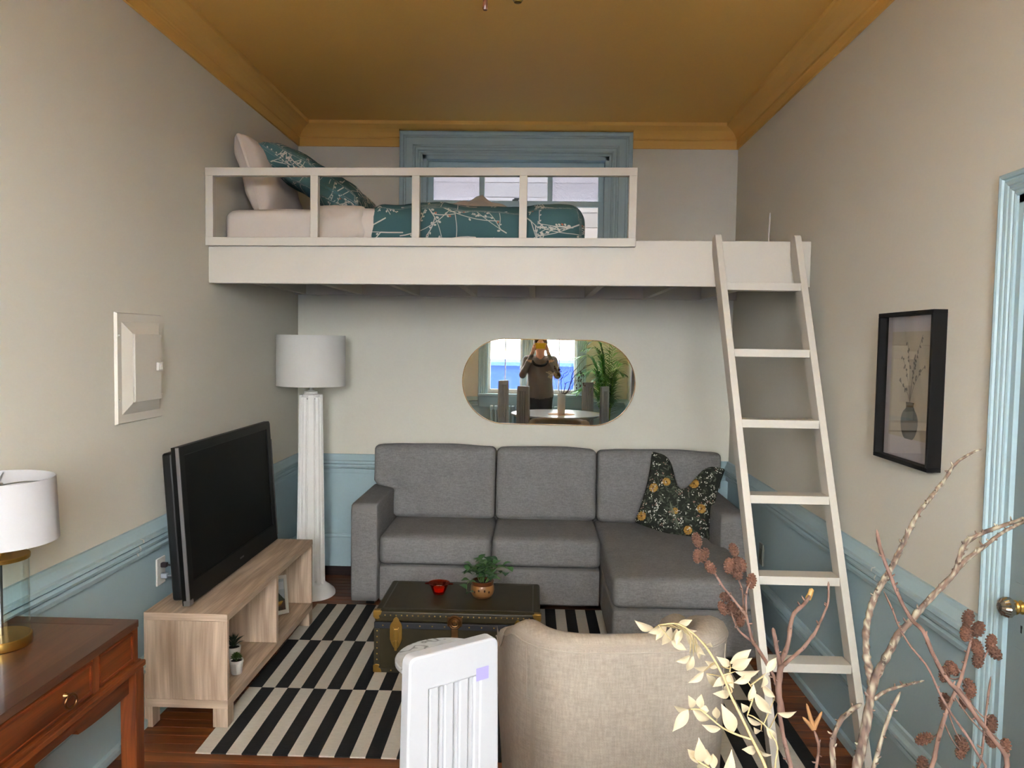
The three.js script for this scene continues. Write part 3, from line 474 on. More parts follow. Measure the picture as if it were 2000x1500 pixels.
{
  const t = thing('television', 'large black flat television standing on the wooden TV bench', 'television', [-1.43, BT, -3.61]);
  const H = .655, W = 1.08, cz = -3.608, m = mat4(-1.404, .497, cz, 0, Math.PI / 2, .068, 'ZYX'); // local x runs towards -z, y up, z out of the screen
  const put = (g) => { g.applyMatrix4(m); return g; }, box = (x0, x1, y0, y1, z0, z1, r = 0) => put(bx(x0, x1, y0, y1, z0, z1, r));
  const fr = new THREE.Shape(); fr.moveTo(-W / 2, .004); fr.lineTo(W / 2, .004); fr.lineTo(W / 2, H - .012); fr.lineTo(W / 2 - .012, H); fr.lineTo(-W / 2, H); fr.closePath(); const hole = new THREE.Path(); hole.moveTo(-W / 2 + .05, .09); hole.lineTo(-W / 2 + .05, H - .035); hole.lineTo(W / 2 - .05, H - .035); hole.lineTo(W / 2 - .05, .09); hole.closePath(); fr.holes.push(hole);
  const b = plate(fr, .03, .002); b.translate(0, 0, -.03); part(t, 'bezel', put(b), M.gloss);
  part(t, 'screen', box(-W / 2 + .049, W / 2 - .049, .089, H - .034, -.02, -.006), phy('#060707', .5, { specularIntensity: .25 }));
  part(t, 'rear_housing', box(-W / 2 + .006, W / 2 - .006, .02, H - .02, -.075, -.0305, .012), M.black);
  part(t, 'edge_strip', box(-W / 2 - .003, -W / 2 + .004, .004, H, -.012, .002, .001), std('#9a9a9c', .35, { metalness: .7 }));
  part(t, 'edge_strip', box(W / 2 - .006, W / 2 + .004, .03, H * .85, -.022, .0025, .001), std('#57575a', .35, { metalness: .7 }));
  part(t, 'corner_block', box(-W / 2 - .004, -W / 2 + .03, .0, .022, -.024, .004, .002), std('#8f8f90', .4, { metalness: .6 }));
  const lg = canvasTex(256, 64, (g, w, h) => { g.fillStyle = '#0a0a0b'; g.fillRect(0, 0, w, h); g.fillStyle = '#9a9a98'; for (const [x, y, a, c] of [[22, 20, 30, 26], [62, 22, 30, 24], [102, 20, 28, 26], [140, 22, 32, 24], [182, 20, 26, 26], [216, 22, 22, 24]]) { g.fillRect(x, y, a, 6); g.fillRect(x, y + c - 6, a, 6); g.fillRect(x, y, 6, c); if (x % 3) g.fillRect(x + a - 6, y, 6, c); } });
  const lp = new THREE.PlaneGeometry(.052, .011); lp.translate(.03, .044, .0012); part(t, 'maker_badge', put(clean(lp)), std('#ffffff', .4, { map: lg }));
  part(t, 'stand', merge([bx(-1.555, -1.425, BT + .0005, BT + .013, -3.8, -3.42, .004), bx(-1.49, -1.455, BT + .012, BT + .06, -3.7, -3.52, .004)]), M.gloss);
}
{ // wall outlet beside the TV with two plugs
  const t = thing('wall_outlet', 'white outlet with two plugs on the blue wall beside the television', 'outlet', [XL, .535, -3.21]);
  part(t, 'cover_plate', bx(XL + .0005, XL + .008, .538, .656, -3.248, -3.174, .003), M.plastic);
  part(t, 'plug', merge([bx(XL + .008, XL + .034, .614, .634, -3.222, -3.200, .004), tube([[XL + .03, .624, -3.211], [XL + .055, .617, -3.225], [XL + .06, .600, -3.27], [XL + .045, .6, -3.4]], .0035)]), std('#2a2024', .5));
  part(t, 'plug', merge([bx(XL + .008, XL + .036, .566, .588, -3.222, -3.200, .004), tube([[XL + .034, .577, -3.211], [XL + .065, .572, -3.225], [XL + .064, .545, -3.26], [XL + .045, .54, -3.38]], .004)]), std('#a9b0bb', .5));
}
function outletR() {
  const t = thing('wall_outlet', 'small switch plate low on the right wall behind the ladder', 'outlet', [XR, .37, -4.33]);
  part(t, 'cover_plate', bx(XR - .008, XR - .0005, .368, .49, -4.37, -4.29, .003), std('#7f8681', .5)); part(t, 'rocker', bx(XR - .0105, XR - .0075, .40, .458, -4.345, -4.315, .001), std('#5d6563', .5)); part(t, 'edge_trim', bx(XR - .010, XR - .0075, .368, .49, -4.2945, -4.2895, .001), std('#c9ccc6', .4));
}
outletR();
function succulent(x, z, label, potH, potR, leaves) {
  const t = thing('potted_succulent', label, 'potted plant', [x, .1205, z]), y = .1205;
  part(t, 'pot', latheC([[0, 0], [potR * .72, 0], [potR * .76, .003], [potR * .97, potH - .012], [potR, potH - .011], [potR, potH], [potR * .9, potH], [potR * .88, potH - .01], [0, potH - .01]], x, y, z, 36), std('#f2f0ec', .4));
  part(t, 'soil', latheC([[0, potH - .006], [potR * .87, potH - .008], [potR * .87, potH - .012]], x, y, z, 24), std('#1d1712', .95));
  leaves(t, x, y + potH, z);
}
const w7 = white(71);
succulent(-1.298, -3.29, 'small white pot with a round bright green succulent on the TV bench shelf', .062, .030, (t, x, y, z) => { const m = std('#4a6b26', .5); for (let i = 0; i < 46; i++) { const a = i * 2.4, e = Math.acos(1 - i / 46 * 1.1), r = .027, c = V3(x + Math.sin(e) * Math.cos(a) * r * .4, y + .004 + Math.cos(e) * .006, z + Math.sin(e) * Math.sin(a) * r * .4), d = V3(x + Math.sin(e) * Math.cos(a) * r, y + .006 + Math.cos(e) * r * 1.05, z + Math.sin(e) * Math.sin(a) * r); part(t, 'leaf', leafGeo(c.toArray(), d.toArray(), .014, .2), m); } });
succulent(-1.365, -3.425, 'small white pot with a dark spiky succulent behind the bright green one', .066, .033, (t, x, y, z) => { const m = std('#22331f', .5); for (let i = 0; i < 26; i++) { const a = i * 2.4, e = .15 + i / 26 * 1.15, L = .055 + .012 * w7(); part(t, 'leaf', leafGeo([x + Math.cos(a) * .004, y - .004, z + Math.sin(a) * .004], [x + Math.sin(e) * Math.cos(a) * L, y + Math.cos(e) * L * 1.0, z + Math.sin(e) * Math.sin(a) * L], .011, .35), m); } });
{
  const tex = canvasTex(256, 384, (g, w, h) => { g.fillStyle = '#9fa6ad'; g.fillRect(0, 0, w, h); g.fillStyle = '#b9bec2'; g.fillRect(0, 40, w, 90); g.fillStyle = '#4d3a30'; g.fillRect(0, 250, w, 134); g.fillStyle = '#1d241a'; g.beginPath(); g.moveTo(120, 40); g.lineTo(210, 250); g.lineTo(30, 250); g.fill(); g.fillStyle = '#2b3524'; g.beginPath(); g.moveTo(150, 120); g.lineTo(250, 260); g.lineTo(60, 260); g.fill(); g.fillStyle = '#8a5a2a'; g.beginPath(); g.ellipse(130, 310, 90, 30, -.2, 0, 7); g.fill(); g.fillStyle = '#b8923a'; g.beginPath(); g.ellipse(180, 290, 50, 16, -.3, 0, 7); g.fill(); g.fillStyle = '#3a2a20'; g.fillRect(30, 340, 190, 44); });
  const t = thing('photo_frame', 'small white framed photo leaning on the far shelf of the TV bench', 'photo frame', [-1.36, .1205, -4.04]);
  const m = mat4(-1.372, .1225, -4.005, -.20, .72, 0, 'YXZ'), put = (g) => { g.applyMatrix4(m); return g; }, w = .15, h = .2;
  const s = new THREE.Shape(); s.moveTo(-w / 2, 0); s.lineTo(w / 2, 0); s.lineTo(w / 2, h); s.lineTo(-w / 2, h); s.closePath(); const o = new THREE.Path(); o.moveTo(-w / 2 + .014, .018); o.lineTo(-w / 2 + .014, h - .014); o.lineTo(w / 2 - .014, h - .014); o.lineTo(w / 2 - .014, .018); o.closePath(); s.holes.push(o);
  part(t, 'frame', put(plate(s, .014, .0015)), std('#d8d4c8', .5)); const ph = new THREE.PlaneGeometry(w - .026, h - .03); ph.translate(0, h / 2 + .002, .008); part(t, 'photo', put(clean(ph)), std('#ffffff', .35, { map: tex })); part(t, 'backing', put(bx(-w / 2 + .005, w / 2 - .005, .005, h - .005, .001, .006)), M.black);
}
// ================= DESK AND TABLE LAMP =================
{
  const t = thing('console_desk', 'reddish mahogany desk with ring-pull drawers in the left corner', 'desk', [-1.38, 0, -1.65]);
  const x0 = XL + .042, x1 = -1.18, z0 = -2.238, z1 = -1.02, G = (g, ax) => uvBox(g, .6, ax);
  part(t, 'top', G(bx(x0, x1, .728, .75, z0, z1, .003), 2), M.mahoganyTop);
  part(t, 'top_banding', G(merge([bx(x1 - .052, x1 - .001, .7495, .7508, z0 + .001, z1 - .001), bx(x0 + .001, x1 - .052, .7495, .7508, z0 + .001, z0 + .05)]), 2), phy('#c9a893', .3, { map: mahoganyTopTex, clearcoat: .8, clearcoatRoughness: .12 }));
  part(t, 'carcass', G(bx(x0 + .004, x1 - .012, .628, .728, z0 + .006, z1 - .006), 2), M.mahogany);
  part(t, 'ledge', G(merge([bx(x0, x1 + .014, .606, .624, z0 - .014, z1 + .012, .004), bx(x0, x1 + .004, .622, .630, z0 - .004, z1 + .004, .002)]), 2), M.mahogany);
  for (const [a, b] of [[z0 + .004, z0 + .026], [-2.028, -2.0], [-1.255, -1.228], [z1 - .026, z1 - .004]]) part(t, 'corner_stile', G(bx(x1 - .012, x1 - .002, .63, .728, a, b), 1), M.mahogany);
  for (const [a, b] of [[-2.21, -2.03], [-1.998, -1.257], [-1.226, -1.048]]) {
    const d = part(t, 'drawer', G(bx(x1 - .014, x1 - .006, .634, .722, a, b, .001), 2), M.mahogany);
    const f = .009; part(t, 'drawer_bead', G(merge([bx(x1 - .0065, x1 - .001, .634, .634 + f, a, b, .002), bx(x1 - .0065, x1 - .001, .722 - f, .722, a, b, .002), bx(x1 - .0065, x1 - .001, .634, .722, a, a + f, .002), bx(x1 - .0065, x1 - .001, .634, .722, b - f, b, .002)]), 2), phy('#ffd9b8', .35, { map: mahoganyTex, clearcoat: .5, clearcoatRoughness: .2 }), d);
    if (b - a > .5) for (const z of [-1.882, -1.372]) { const r = new THREE.TorusGeometry(.0175, .0034, 10, 32); r.rotateY(Math.PI / 2 - .25); r.translate(x1 + .010, .668, z); const ro = latheC([[0, .014], [.005, .013], [.006, .006], [.008, .003], [.009, 0]], 0, 0, 0, 24); ro.rotateZ(-Math.PI / 2); ro.translate(x1 - .006, .682, z); part(t, 'ring_pull', merge([clean(r), ro]), M.bronze, d); }
  }
  const ap = new THREE.Shape(); ap.moveTo(z0 + .05, .606); ap.lineTo(z1 - .05, .606); ap.lineTo(z1 - .05, .545); ap.quadraticCurveTo(z1 - .25, .545, z1 - .29, .552); ap.lineTo(z1 - .3, .568); ap.lineTo(z0 + .31, .568); ap.lineTo(z0 + .30, .552); ap.quadraticCurveTo(z0 + .2, .54, z0 + .05, .545); ap.closePath();
  const ag = plate(ap, .02, .001); ag.rotateY(-Math.PI / 2); ag.translate(x1 - .006, 0, 0); part(t, 'apron', G(ag, 2), M.mahogany);
  part(t, 'side_apron', G(merge([bx(x0 + .04, x1 - .04, .545, .606, z0 + .012, z0 + .03), bx(x0 + .04, x1 - .04, .545, .606, z1 - .03, z1 - .012)]), 0), M.mahogany);
  for (const x of [x0 + .002, x1 - .035]) for (const z of [z0 - .002, z1 - .044]) part(t, 'leg', G(bx(x, x + .048, .0005, .606, z, z + .048, .003), 1), M.mahogany);
}
{
  const X = -1.45, Z = -2.022, y = .7515, t = thing('table_lamp', 'glass cylinder table lamp with brass fittings and a white drum shade', 'table lamp', [X, y, Z]);
  part(t, 'base', latheC([[0, 0], [.073, 0], [.074, .002], [.074, .024], [.072, .026], [0, .026]], X, y, Z, 56), M.brass);
  part(t, 'glass_cylinder', latheC([[.0695, .0265], [.0695, .238]], X, y, Z, 56), new THREE.MeshPhysicalMaterial({ color: col('#f4f8f7'), roughness: .03, transmission: 1, thickness: 0, ior: 1.5 }));
  part(t, 'cap', latheC([[0, .2385], [.072, .2385], [.0725, .240], [.0725, .248], [.071, .25], [.014, .25], [.014, .258], [0, .258]], X, y, Z, 56), M.brass);
  part(t, 'rod', merge([latheC([[.006, .026], [.006, .238]], X, y, Z, 20), latheC([[.012, .25], [.012, .29], [.008, .3], [.008, .34], [0, .34]], X, y, Z, 24)]), M.chrome);
  part(t, 'socket', latheC([[0, .26], [.016, .26], [.017, .275], [.013, .29], [0, .29]], X, y, Z, 24), M.brass);
  part(t, 'shade', latheC([[.1415, .288], [.144, .2885], [.1365, .461], [.134, .461], [.1415, .288]], X, y, Z, 72), phy('#cccbcd', .9, { transmission: .12, thickness: 0 }));
  part(t, 'bulb', lathe([[0, .34], [.013, .342], [.013, .36], [.026, .395], [.022, .415], [.01, .425], [0, .426]], X, y, Z, 20), std('#f2f0ea', .3));
  part(t, 'spider', merge([0, 2.09, 4.19].map((a) => tube([[X, y + .44, Z], [X + Math.cos(a) * .07, y + .452, Z + Math.sin(a) * .07], [X + Math.cos(a) * .1345, y + .455, Z + Math.sin(a) * .1345]], .002)).concat([latheC([[0, .34], [.004, .34], [.004, .44], [.012, .442], [.012, .446], [0, .446]], X, y, Z, 16)])), M.chrome);
}
// ================= ON THE WALLS =================
{ // breaker panel
  const t = thing('breaker_panel', 'painted breaker panel cover with a small latch on the left wall', 'breaker panel', [XL, 1.26, -3.05]);
  const m = std('#e9e4d8', .45), z0 = -3.233, z1 = -2.872, y0 = 1.262, y1 = 1.694, b = .034, o = .012;
  const frus = (a0, a1, c0, c1, b, h0, h1) => { const P = [[a0, c0, h0], [a1, c0, h0], [a1, c1, h0], [a0, c1, h0], [a0 + b, c0 + b, h1], [a1 - b, c0 + b, h1], [a1 - b, c1 - b, h1], [a0 + b, c1 - b, h1]], Q = [[0, 1, 5, 4], [1, 2, 6, 5], [2, 3, 7, 6], [3, 0, 4, 7]].flatMap((q) => [q[0], q[1], q[2], q[0], q[2], q[3]]), g = new THREE.BufferGeometry(); g.setAttribute('position', new THREE.Float32BufferAttribute(Q.flatMap((i) => [XL + P[i][2], P[i][1], P[i][0]]), 3)); g.computeVertexNormals(); return uvBox(g, .5); };
  // flanged cover: rim, flat border, then the tray stepping in to the door
  part(t, 'cover', merge([frus(z0, z1, y0, y1, .004, .0005, o), uvBox(bx(XL + .0005, XL + o, y0 + .004, y1 - .004, z0 + .004, z0 + .032), .5), uvBox(bx(XL + .0005, XL + o, y0 + .004, y1 - .004, z1 - .032, z1 - .004), .5), uvBox(bx(XL + .0005, XL + o, y1 - .036, y1 - .004, z0 + .032, z1 - .032), .5), uvBox(bx(XL + .0005, XL + o, y0 + .004, y0 + .036, z0 + .032, z1 - .032), .5), frus(z0 + .032, z1 - .032, y0 + .036, y1 - .036, .045, o, o + .02)]), m);
  const d = part(t, 'door', uvBox(bx(XL + .02, XL + .036, y0 + .081, y1 - .081, z0 + .062, z1 - .085, .002), .5), m);
  part(t, 'hinge', merge([bx(XL + .03, XL + .038, y0 + .085, y1 - .085, z1 - .092, z1 - .084, .002)]), m, d);
  part(t, 'latch', merge([bx(XL + .036, XL + .046, 1.462, 1.497, z0 + .068, z0 + .108, .003), bx(XL + .045, XL + .05, 1.468, 1.49, z0 + .078, z0 + .083), bx(XL + .045, XL + .05, 1.468, 1.49, z0 + .092, z0 + .097)]), M.plastic, d);
  for (const [z, y] of [[z0 + .016, 1.604], [z0 + .016, 1.358], [z1 - .016, 1.604], [z1 - .016, 1.358]]) { const s = latheC([[0, .004], [.003, .0035], [.005, .001], [.005, 0]], 0, 0, 0, 14); s.rotateZ(-Math.PI / 2); s.translate(XL + o, y, z); part(t, 'screw', s, std('#f3efe4', .3)); }
}
{ // framed print
  const tex = canvasTex(768, 1024, (g, w, h) => {
    g.fillStyle = '#cbc4c6'; g.fillRect(0, 0, w, h); g.fillStyle = '#beb5a2'; g.fillRect(70, 110, w - 140, h - 260);
    g.fillStyle = '#5a5b59'; g.beginPath(); g.moveTo(330, 660); g.quadraticCurveTo(240, 700, 262, 790); g.quadraticCurveTo(280, 862, 330, 878); g.lineTo(440, 878); g.quadraticCurveTo(495, 850, 512, 780); g.quadraticCurveTo(525, 700, 445, 660); g.fill();
    g.fillStyle = '#26221f'; g.beginPath(); g.moveTo(325, 615); g.lineTo(450, 615); g.lineTo(440, 640); g.lineTo(462, 672); g.lineTo(300, 690); g.quadraticCurveTo(335, 660, 332, 640); g.closePath(); g.fill();
    g.strokeStyle = '#6b655a'; g.lineWidth = 5; const r = white(91); for (const [dx, dy] of [[-180, -150], [-70, -430], [60, -330], [150, -480], [190, -260], [-150, -330]]) { g.beginPath(); g.moveTo(385, 615); g.quadraticCurveTo(385 + dx * .2, 615 + dy * .6, 385 + dx, 615 + dy); g.stroke(); for (let k = 0; k < 7; k++) { const f = .55 + .07 * k, x = 385 + dx * f * f + (r() - .5) * 40, y = 615 + dy * f + (r() - .5) * 30; g.fillStyle = '#4c463e'; g.beginPath(); g.ellipse(x, y, 13, 8, r() * 3, 0, 7); g.fill(); } }
  });
  const t = thing('framed_print', 'black deep-framed print of a vase with twigs on the right wall', 'picture', [XR, 1.21, -2.67]);
  const z0 = -2.868, z1 = -2.478, y0 = 1.206, y1 = 1.728, D = .046, f = .014;
  part(t, 'frame', uvBox(merge([bx(XR - D, XR - .0005, y0, y0 + f, z0, z1, .0015), bx(XR - D, XR - .0005, y1 - f, y1, z0, z1, .0015), bx(XR - D, XR - .0005, y0 + f, y1 - f, z0, z0 + f, .0015), bx(XR - D, XR - .0005, y0 + f, y1 - f, z1 - f, z1, .0015)]), .5), phy('#060607', .6, { specularIntensity: .5 }));
  const pg = new THREE.PlaneGeometry(z1 - z0 - 2 * f, y1 - y0 - 2 * f); pg.rotateY(-Math.PI / 2); pg.translate(XR - .014, (y0 + y1) / 2, (z0 + z1) / 2); part(t, 'print', clean(pg), std('#ffffff', .6, { map: tex }));
  part(t, 'glazing', bx(XR - .022, XR - .019, y0 + f, y1 - f, z0 + f, z1 - f), M.glass);
}
// ================= TRUNK =================
{
  const x0 = -.748, x1 = .043, z0 = -4.068, z1 = -3.6, y0 = .0075, y1 = .31, yl = .252, t = thing('steamer_trunk', 'olive green metal trunk with brass fittings serving as a coffee table', 'trunk', [(x0 + x1) / 2, 0, (z0 + z1) / 2]);
  const w9 = white(17), scuff = dataTex(512, 512, (u, v) => { const n = .5 * tn(u, v, 8, 2) + .35 * tn(u, v, 40, 3) + .2 * (w9() - .5), c = 1 + .14 * n; return [.2 * c, .175 * c, .1 * c]; }, true);
  const ol = phy('#ffffff', .5, { map: scuff, specularIntensity: .6, clearcoat: .12, clearcoatRoughness: .2 }), U = (g) => uvBox(g, .6), edge = std('#352f20', .42), band = std('#23252b', .5);
  part(t, 'box', U(bx(x0, x1, y0, yl - .012, z0, z1, .006)), ol);
  const lid = part(t, 'lid', U(bx(x0 - .002, x1 + .002, yl, y1, z0 - .002, z1 + .002, .014)), ol);
  part(t, 'band', U(bx(x0 - .003, x1 + .003, yl - .03, yl + .001, z0 - .003, z1 + .003, .003)), band);
  part(t, 'edge_binding', U(merge([bx(x0 - .003, x1 + .003, y1 - .028, y1 - .016, z1 + .0005, z1 + .0035, .001), bx(x0 + .03, x1 - .03, y1 - .0005, y1 + .0015, z1 - .036, z1 - .03, .0008), bx(x0 + .03, x1 - .03, y1 - .0005, y1 + .0015, z0 + .03, z0 + .036, .0008), bx(x0 + .03, x0 + .036, y1 - .0005, y1 + .0015, z0 + .036, z1 - .036, .0008), bx(x1 - .036, x1 - .03, y1 - .0005, y1 + .0015, z0 + .036, z1 - .036, .0008)])), edge, lid);
  part(t, 'corner_binding', U(merge([bx(x0 - .003, x0 + .024, y0, yl - .031, z1 - .001, z1 + .003, .001), bx(x1 - .024, x1 + .003, y0, yl - .031, z1 - .001, z1 + .003, .001), bx(x0 - .002, x1 + .002, y0, y0 + .022, z1 - .001, z1 + .003, .001), bx(x1 - .001, x1 + .003, y0, yl - .031, z1 - .024, z1 + .002, .001), bx(x0 - .003, x0 + .001, y0, yl - .031, z1 - .024, z1 + .002, .001)])), edge);
  const nail = (x, y, z) => { const g = new THREE.SphereGeometry(.0034, 8, 6); g.scale(1, 1, .6); g.translate(x, y, z); return clean(g); };
  const nails = []; for (let i = 0; i < 27; i++) nails.push(nail(x0 + .05 + i * (x1 - x0 - .1) / 26, y1 - .022, z1 + .0042)); for (let i = 0; i < 7; i++) for (const x of [x0 + .012, x1 - .012]) nails.push(nail(x, y0 + .035 + i * .028, z1 + .0034)); for (let i = 0; i < 13; i++) nails.push(nail(x0 + .04 + i * (x1 - x0 - .08) / 12, yl - .014, z1 + .0038)); for (let i = 0; i < 9; i++) nails.push(nail(x0 + .08 + i * .08, y0 + .011, z1 + .0036));
  nails.forEach((g) => part(t, 'nail', g, M.brass));
  const corner = (x, y, sx, sy) => { const s = new THREE.Shape(); s.moveTo(0, 0); s.lineTo(.036, 0); s.quadraticCurveTo(.034, .012, .03, .018); s.lineTo(.022, .02); s.lineTo(.026, .034); s.quadraticCurveTo(.014, .04, .006, .036); s.lineTo(0, .03); s.closePath(); const g = plate(s, .004, .0012); g.scale(sx, sy, 1); g.translate(x, y, z1 + .003); const b = bx(x - (sx > 0 ? .004 : 0), x + (sx > 0 ? 0 : .004), Math.min(y, y + sy * .03), Math.max(y, y + sy * .03), z1 - .03, z1 + .005, .0015), c = bx(Math.min(x, x + sx * .03), Math.max(x, x + sx * .03), y - (sy > 0 ? .002 : -.0), y + (sy > 0 ? 0 : .003), z1 - .02, z1 + .005, .001); return merge([fixWinding(g), b, sy < 0 ? c : b.clone()]); };
  for (const [x, y, sx, sy] of [[x0 - .003, y1 - .002, 1, -1], [x1 + .003, y1 - .002, -1, -1], [x0 - .003, y0 + .002, 1, 1], [x1 + .003, y0 + .002, -1, 1]]) part(t, 'corner_cap', corner(x, y, sx, sy), M.oldBrass);
  for (const x of [-.644, -.061]) { // draw-bolt latches
    const s = new THREE.Shape(); s.moveTo(0, .075); s.quadraticCurveTo(.012, .07, .014, .055); s.quadraticCurveTo(.03, .04, .028, .02); s.lineTo(.028, -.03); s.quadraticCurveTo(.02, -.06, .008, -.075); s.lineTo(-.008, -.075); s.quadraticCurveTo(-.02, -.06, -.028, -.03); s.lineTo(-.028, .02); s.quadraticCurveTo(-.03, .04, -.014, .055); s.quadraticCurveTo(-.012, .07, 0, .075);
    const p = plate(s, .005, .0015); p.translate(x, .205, z1 + .0035); const la = part(t, 'latch', p, M.oldBrass);
    part(t, 'latch_lever', merge([bx(x - .010, x + .010, .165, .225, z1 + .008, z1 + .014, .003), bx(x - .007, x + .007, .118, .17, z1 + .008, z1 + .017, .004), bx(x - .014, x - .010, .16, .23, z1 + .007, z1 + .013, .001), bx(x + .010, x + .014, .16, .23, z1 + .007, z1 + .013, .001)]), M.brass, la);
  }
  { const x = -.362, y = .262, pl = bx(x - .036, x + .036, y - .02, y + .026, z1 + .003, z1 + .007, .002), lk = part(t, 'lock', pl, M.bronze);
    const d = latheC([[0, .02], [.008, .0195], [.011, .016], [.015, .013], [.018, .014], [.022, .012], [.024, .009], [.029, .01], [.033, .007], [.034, 0]], 0, 0, 0, 40); d.rotateX(Math.PI / 2); d.translate(x, y, z1 + .006); part(t, 'lock_dial', d, M.bronze, lk);
    part(t, 'hasp', merge([bx(x - .017, x + .017, .175, .236, z1 + .0035, z1 + .01, .003), bx(x - .016, x + .016, .188, .192, z1 + .009, z1 + .013, .001)]), M.bronze, lk);
    const e = latheC([[0, .012], [.006, .011], [.012, .008], [.022, .006], [.023, 0]], 0, 0, 0, 30); e.rotateX(Math.PI / 2); e.translate(x, .158, z1 + .001); part(t, 'keyhole_plate', e, M.bronze, lk); }
}
{ // red glass votive
  const X = -.472, Z = -3.86, y = .3118, t = thing('votive_holder', 'red glass votive candle holder with small handles on the trunk', 'candle holder', [X, y, Z]);
  const red = new THREE.MeshPhysicalMaterial({ color: col('#f08562'), roughness: .04, transmission: 1, thickness: 0, ior: 1.5 });
  part(t, 'bowl', latheC([[0, 0], [.026, 0], [.03, .004], [.036, .02], [.045, .042], [.05, .05], [.056, .054], [.056, .057], [.048, .056], [.042, .05], [.033, .024], [.028, .012], [0, .01]], X, y, Z, 48, .9), red);
  for (const s of [-1, 1]) { const g = new THREE.TorusGeometry(.011, .0045, 10, 24); g.rotateX(Math.PI / 2 - .3); g.translate(X + s * .058, y + .052, Z); part(t, 'handle', clean(g), red); }
  part(t, 'candle', latheC([[0, .012], [.024, .0125], [.029, .034], [.01, .033], [0, .032]], X, y, Z, 30), std('#f0cdbb', .6)); part(t, 'wick', taper([[X, y + .032, Z], [X + .001, y + .038, Z], [X + .002, y + .044, Z]], .0012, .001, 6), M.black);
}
{ // plant in a brown ceramic pot
  const X = -.247, Z = -3.83, y = .3118, t = thing('potted_plant', 'leafy green plant in a brown glazed pot on the trunk', 'potted plant', [X, y, Z]);
  part(t, 'pot', latheC([[0, 0], [.04, 0], [.046, .004], [.056, .02], [.06, .038], [.059, .056], [.055, .066]], X, y, Z, 48, .9), phy('#8f653b', .4, { clearcoat: .4, clearcoatRoughness: .2 }));
  part(t, 'rim', latheC([[.055, .066], [.056, .074], [.057, .084], [.054, .086], [.05, .084], [.049, .07], [0, .07]], X, y, Z, 48, .9), phy('#5a2f16', .3, { clearcoat: .5, clearcoatRoughness: .2 }));
  part(t, 'foot_glaze', latheC([[.041, .0005], [.0475, .004], [.0525, .012]], X, y, Z, 40, .9), phy('#5f3517', .35, { clearcoat: .4, clearcoatRoughness: .2 }));
  for (const a of [.25, .75, -.15, 1.15]) { const d = new THREE.SphereGeometry(.006, 10, 8); d.scale(.8, 1.1, .35); d.translate(0, 0, .0595); d.rotateY(a - .5); d.translate(X, y + .043 + .006 * Math.sin(a * 9), Z); part(t, 'dot', clean(d), std('#3a1d0c', .5)); }
  part(t, 'soil', latheC([[0, .075], [.049, .074]], X, y, Z, 24), std('#20160f', 1));
  const r = white(57), mats = ['#3c6238', '#4b7444', '#5b7f52', '#365a3a'].map((c) => phy(c, .5, { transmission: .12, thickness: 0 }));
  const stems = []; for (let i = 0; i < 16; i++) { const a = i * 2.4, o = .025 + .07 * r(), h = .04 + .065 * r(), lean = .6 + .6 * r(), dx = Math.cos(a) * o * lean * 1.1, dz = Math.sin(a) * o * lean; const P = [[X + dx * .15, y + .075, Z + dz * .15], [X + dx * .55, y + .09 + h * .7, Z + dz * .55], [X + dx, y + .085 + h * (i % 4 ? 1 : .3), Z + dz]]; stems.push(P); }
  stems.push([[X + .02, y + .075, Z], [X + .07, y + .12, Z + .01], [X + .15, y + .135, Z + .015]]); stems.push([[X - .02, y + .075, Z + .02], [X - .07, y + .09, Z + .04], [X - .075, y + .03, Z + .06]]); stems.push([[X + .02, y + .075, Z], [X + .05, y + .15, Z], [X + .075, y + .19, Z + .01]]);
  stems.forEach((P, i) => { part(t, 'stem', taper(P, .0018, .001, 5, 8), std('#5d7a44', .7)); const c = new THREE.CatmullRomCurve3(P.map((p) => V3(...p))); for (let k = 0; k < 4; k++) { const f = .4 + k * .2, b = c.getPointAt(Math.min(1, f)), a = r() * 6.28, L = .038 + .022 * r(); part(t, 'leaf', leafGeo(b.toArray(), [b.x + Math.cos(a) * L, b.y + (r() - .25) * .034, b.z + Math.sin(a) * L], .034 + .012 * r(), .15), mats[Math.floor(r() * 4)]); } });
}
